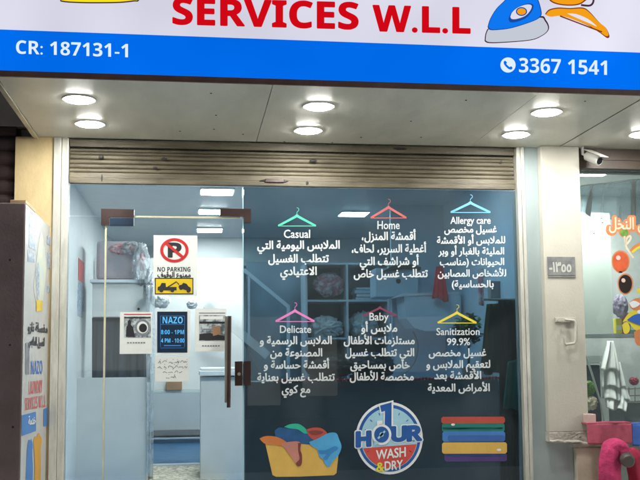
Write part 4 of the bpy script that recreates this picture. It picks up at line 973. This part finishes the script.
# window stickers
N1, N2, N3, N4 = (plane(YN-.003-.0022*k) for k in range(4))
t = thing('lettering_sticker', 'orange outlined cream Arabic lettering on the balloon shop window', 'window sticker', at(622, 228, YN))
mb = MB(); ar_text(mb, "وى النخل", 608, 652, 229.6, 17, N1, .14); mb.build('outline_lettering', MAT['b_glow'], t)
mb = MB(); ar_text(mb, "وى النخل", 609.2, 651, 229.2, 16.4, N2, .02); mb.build('lettering', MAT['b_cream'], t)
def balloon(cx, cy, rx, ry, m, label):
    t = thing('balloon_sticker', label, 'window sticker', at(cx, cy, YN), 'balloon stickers on the neighbouring window')
    e = [(cx+rx*math.sin(R_(a_))*(1-.10*math.cos(R_(a_))*-1 if False else 1), cy-ry*math.cos(R_(a_))*(1.0 if math.cos(R_(a_)) > 0 else 1.12)) for a_ in range(0, 360, 10)]
    shape('outline', [[(cx+(x-cx)*1.2, cy+(y-cy)*1.16) for x, y in e], [(cx-2.2, cy+ry*1.3), (cx, cy+ry*1.0), (cx+2.2, cy+ry*1.3)]], N1, MAT['b_glow'], t)
    shape('balloon', [e], N2, MAT[m], t)
    shape('highlight', [ell(cx-rx*.3, cy-ry*.35, rx*.3, ry*.26, 16, rot=-30)], N3, MAT['b_spot'], t)
balloon(620.6, 261, 7.6, 9.2, 'b_orange', 'shiny orange red balloon sticker on the neighbouring window')
balloon(625.4, 283.4, 6.6, 8.6, 'b_black', 'shiny black balloon sticker below the orange one')
t = thing('ribbon_sticker', 'cream curling ribbon sticker with a small green gold bow', 'window sticker', at(628, 240, YN))
shape('ribbon', band(spline([(624.5, 236), (626, 244), (630.5, 239), (630, 236), (626.6, 238.6), (626, 246), (629.5, 252), (633.5, 258)], 5), 2.0), N2, MAT['b_cream'], t)
shape('bow', [ell(624.2, 232.6, 4.2, 3.4, 16)], N2, MAT['leaf'], t); shape('bow_outline', [ell(624.2, 232.6, 5.4, 4.4, 16)], N1, MAT['b_glow'], t)
t = thing('rainbow_sticker', 'arched yellow and orange rainbow sticker at the window edge', 'window sticker', at(638, 250, YN))
shape('orange_arch', band(spline([(631, 252), (638, 246), (650, 243)], 5), 5.0), N1, MAT['b_glow'], t); shape('yellow_arch', band(spline([(632, 252.6), (638.6, 247.6), (650, 245)], 5), 2.4), N2, MAT['s_yellow'], t)
t = thing('cap_sticker', 'colourful blue and yellow party picture sticker low on the window', 'window sticker', at(636, 315, YN))
shape('yellow_shape', [loop([(622.5, 322), (628, 314), (634, 310), (650, 306), (652, 330), (637, 331), (628, 322)], 4)], N1, MAT['s_yellow'], t)
shape('orange_shape', [loop([(628.5, 304), (634, 299), (641, 298), (652, 300), (652, 308), (634, 310)], 4), loop([(634, 332), (641, 329), (652, 331), (652, 345), (637, 345)], 4)], N2, MAT['b_glow'], t)
shape('white_shape', [loop([(629, 303), (634, 300.6), (640, 304), (633, 308)], 4), ell(640, 312, 3, 2.2, 14)], N3, MAT['s_white'], t)
shape('blue_shape', [loop([(627, 320), (634, 315), (642, 313.4), (652, 314), (652, 326), (640, 325)], 4)], N3, MAT['blueink'], t)
shape('green_shape', [loop([(622, 325), (627, 322), (630, 328), (628, 333), (624, 333)], 4), [(637, 289), (641, 288), (641, 293), (637, 293)]], N2, MAT['s_yellow'], t)
lump('toy_figure', 'toygrey', 'purple grey toy on the shelf beside the black balloon', 'toy', 620, 306, 12, 22, 1.35, 21, .08, None, .2)
zsh = at(600, 333.8, 1.25).z+.004
for cx, w_, h_, m_, l_ in ((619, 6, 15, 's_yellow', 'yellow green packet standing on the balloon shop shelf'), (626, 6, 21, 'pinkcloth', 'pink packet standing on the balloon shop shelf'), (633, 6, 17, 'teal', 'teal packet standing on the balloon shop shelf'), (640, 7, 23, 'b_orange', 'orange packet on the shelf at the edge of the photo')):
    a, b = at(cx-w_/2, 333, 1.36), at(cx+w_/2, 333-h_, 1.36); t = thing('packet', l_, 'packet', (a.x, 1.36, zsh), 'packets on the balloon shop shelf')
    MB().box(a.x, b.x, 1.36, 1.42, zsh, zsh+(b.z-a.z), .008).build('pouch', MAT[m_], t); MB().box(a.x+.008, b.x-.008, 1.357, 1.3595, zsh+.03, zsh+(b.z-a.z)*.55).build('paper_label', MAT['paper'], t)
# below the shelf
mb = MB()
for k, (xa, xb, ya_, xc, xe_, yb_) in enumerate(((609, 613.5, 341, 601.5, 622, 369), (602, 621, 362, 603, 626, 386), (604, 624.5, 380, 606.5, 630, 399), (607, 628, 393, 608.5, 626, 409))):
    mb.drape(at(xa, ya_, 1.2-.03*k), at(xb, ya_, 1.2-.03*k), at(xc, yb_, 1.12-.03*k), at(xe_, yb_+1.5, 1.12-.03*k), 34, 20, .022, 1.5, 3+k*1.7, .05)
tag(mb.build('plastic_bag', MAT['plastic']), 'tall layered white plastic bag hanging below the window stickers', 'plastic bag')
mb = MB(); mb.tube([at(584, 350, 1.08), at(592, 374, 1.08), at(601, 404, 1.08), at(604, 425, 1.08)], .009, 8); tag(mb.build('broom_stick', MAT['nboard']), 'pale thin stick leaning below the display board', 'stick')
nv = thing('bin', 'navy bin with a white rim behind the leaning stick', 'bin', at(592, 420, 1.3))
bx(584, 365, 600, 425, 1.3, .3, .01).build('body', MAT['navybox'], nv); bx(583, 355.5, 601.5, 363.5, 1.28, .34, .006).build('rim', MAT['nboard'], nv)
lump('plush_toy', 'leaf', 'green and cream plush toy beside the cream pillar bottom', 'toy', 588.4, 388, 12, 14, 1.12, 22, .04); lump('plush_toy', 'b_cream', 'cream plush toy lying beneath the green one', 'toy', 590, 403, 14, 14, 1.1, 23, .04)
tr_ = thing('metal_tray', 'grey metal tray with a wire rim beside the plastic bag', 'tray', at(634, 420, 1.15))
bx(625, 402, 668, 425, 1.15, .3, .006).build('tray', MAT['ngrey'], tr_)
mb = MB()
for y in (387, 394, 400): mb.tube([at(627, y+2, 1.15), at(668, y, 1.15)], .005, 6)
for x in (629, 635, 641, 648, 655): mb.tube([at(x, 387, 1.15), at(x, 401, 1.15)], .004, 6)
mb.build('wire_rim', MAT['steel'], tr_)
lump('pink_toy', 'pinkcloth', 'small pink bundle in the wire rim of the tray', 'toy', 634, 381, 8, 8, 1.2, 25, .04)
zpf = at(600, 425.5, 1.2).z
tag(MB().box(2.67, 5.0, 1.0, 1.9, 0, zpf, .01).build('display_platform', MAT['ngrey']), 'low grey platform carrying goods inside the balloon shop', 'platform')
# display table outside with cloths
tb = thing('display_table', 'low display table in front of the neighbouring window', 'table', (3.3, -.2, GZ))
zt2 = at(620, 424.6, -.16).z
MB().box(2.72, 4.4, -.15, .04, zt2-.03, zt2, .004).build('tabletop', MAT['tabletop'], tb)
MB().box(2.81, 2.87, -.13, .02, GZ, zt2-.032).build('leg', MAT['tabletop'], tb); MB().box(4.2, 4.26, -.13, .02, GZ, zt2-.032).build('leg', MAT['tabletop'], tb)
tag(bx(586.5, 414, 596, 424, -.12, .1, .006).build('pink_box', mat('pale_pink_card', (.66, .52, .48), .6)), 'pale pink box on the end of the display table', 'box')
def cloth(x0, x1, yt, yb_, m, label, seed, Y=-.165):
    mb = MB(); mb.drape(at(x0, yt, Y), at(x1, yt, Y), at(x0+1, yb_, Y-.012), at(x1+1, yb_-1, Y-.012), 40, 12, .0045, 1.7, seed)
    a, b = at(x0, yt, Y), at(x1, yt, Y); mb.box(a.x, b.x, Y, Y+.12, a.z-.004, a.z+.004)
    return tag(mb.build('folded_cloth', MAT[m]), label, 'cloth', 'cloths on the display table')
cloth(587, 631.5, 423.6, 444.5, 'pinkcloth', 'dusty pink cloth hanging over the display table edge', 1)
cloth(632, 668, 424.2, 446, 'bluecloth', 'royal blue cloth hanging next to the dusty pink cloth', 2)
mq = thing('mannequin', 'grey hip form wearing bright pink trousers below the dusty pink cloth', 'mannequin', at(620, 480, -.3))
Yq = -.30
def sleeve(path, rad, seed, wr=.19, n=40, per=14):
    """a cloth leg: smooth tapering tube whose skin is pulled into folds"""
    P = [(p.x, p.z) for p in path]; ys = [p.y for p in path]
    sp = spline(P, per); m = len(sp); vs = []
    for i, (x, z) in enumerate(sp):
        f = i/(m-1)*(len(path)-1); j = min(int(f), len(path)-2); u = f-j
        c = Vector((x, ys[j]*(1-u)+ys[j+1]*u, z)); r = rad[j]*(1-u)+rad[j+1]*u
        x2, z2 = sp[min(i+1, m-1)]; x1_, z1_ = sp[max(i-1, 0)]
        t = Vector((x2-x1_, 0, z2-z1_)).normalized(); a_ = t.cross(Vector((0, 1, 0))).normalized(); b_ = Vector((0, 1, 0))
        for k in range(n):
            th = 2*math.pi*k/n; d = a_*math.cos(th)+b_*math.sin(th)*.85
            w_ = 1.1*noise.noise(Vector((math.cos(th)*2.1+seed, math.sin(th)*2.1, i/m*2.4)))+.5*noise.noise(Vector((math.cos(th)*4.5, math.sin(th)*4.5+seed, i/m*4)))+.05*math.sin(i*.7+3*math.cos(th+seed))
            vs.append(c+d*r*(1+wr*w_))
    fs = [(i*n+k, i*n+(k+1) % n, (i+1)*n+(k+1) % n, (i+1)*n+k) for i in range(m-1) for k in range(n)]
    fs += [tuple(range(n-1, -1, -1)), tuple(range((m-1)*n, m*n))]
    mb = MB(); mb.add(vs, fs, True); return mb
tr = sleeve([at(626, 453, Yq-.06), at(620, 448.6, Yq-.03), at(613, 450, Yq), at(610, 462, Yq-.01), at(609.5, 484, Yq-.02), at(611, 530, Yq-.02)], [.036, .060, .076, .075, .076, .074], 2)
tr.build('trouser_leg', MAT['hotpink'], mq)
sleeve([at(629, 449, Yq+.02), at(633.5, 457, Yq), at(637, 472, Yq), at(640, 490, Yq), at(641, 530, Yq)], [.030, .056, .062, .062, .06], 7).build('trouser_leg', MAT['deepred'], mq)
s0, s1 = at(625, 457, Yq-.02), at(628.5, 461.5, Yq-.14)
MB().tube([s0, s0.lerp(s1, .7), s0.lerp(s1, .93), s1], [.046, .046, .042, .034], 22).build('hip_form', MAT['stump'], mq)
MB().tube([at(622, 500, Yq), (at(622, 500, Yq).x, Yq, GZ)], .014, 8).build('stand_pole', MAT['steel'], mq)
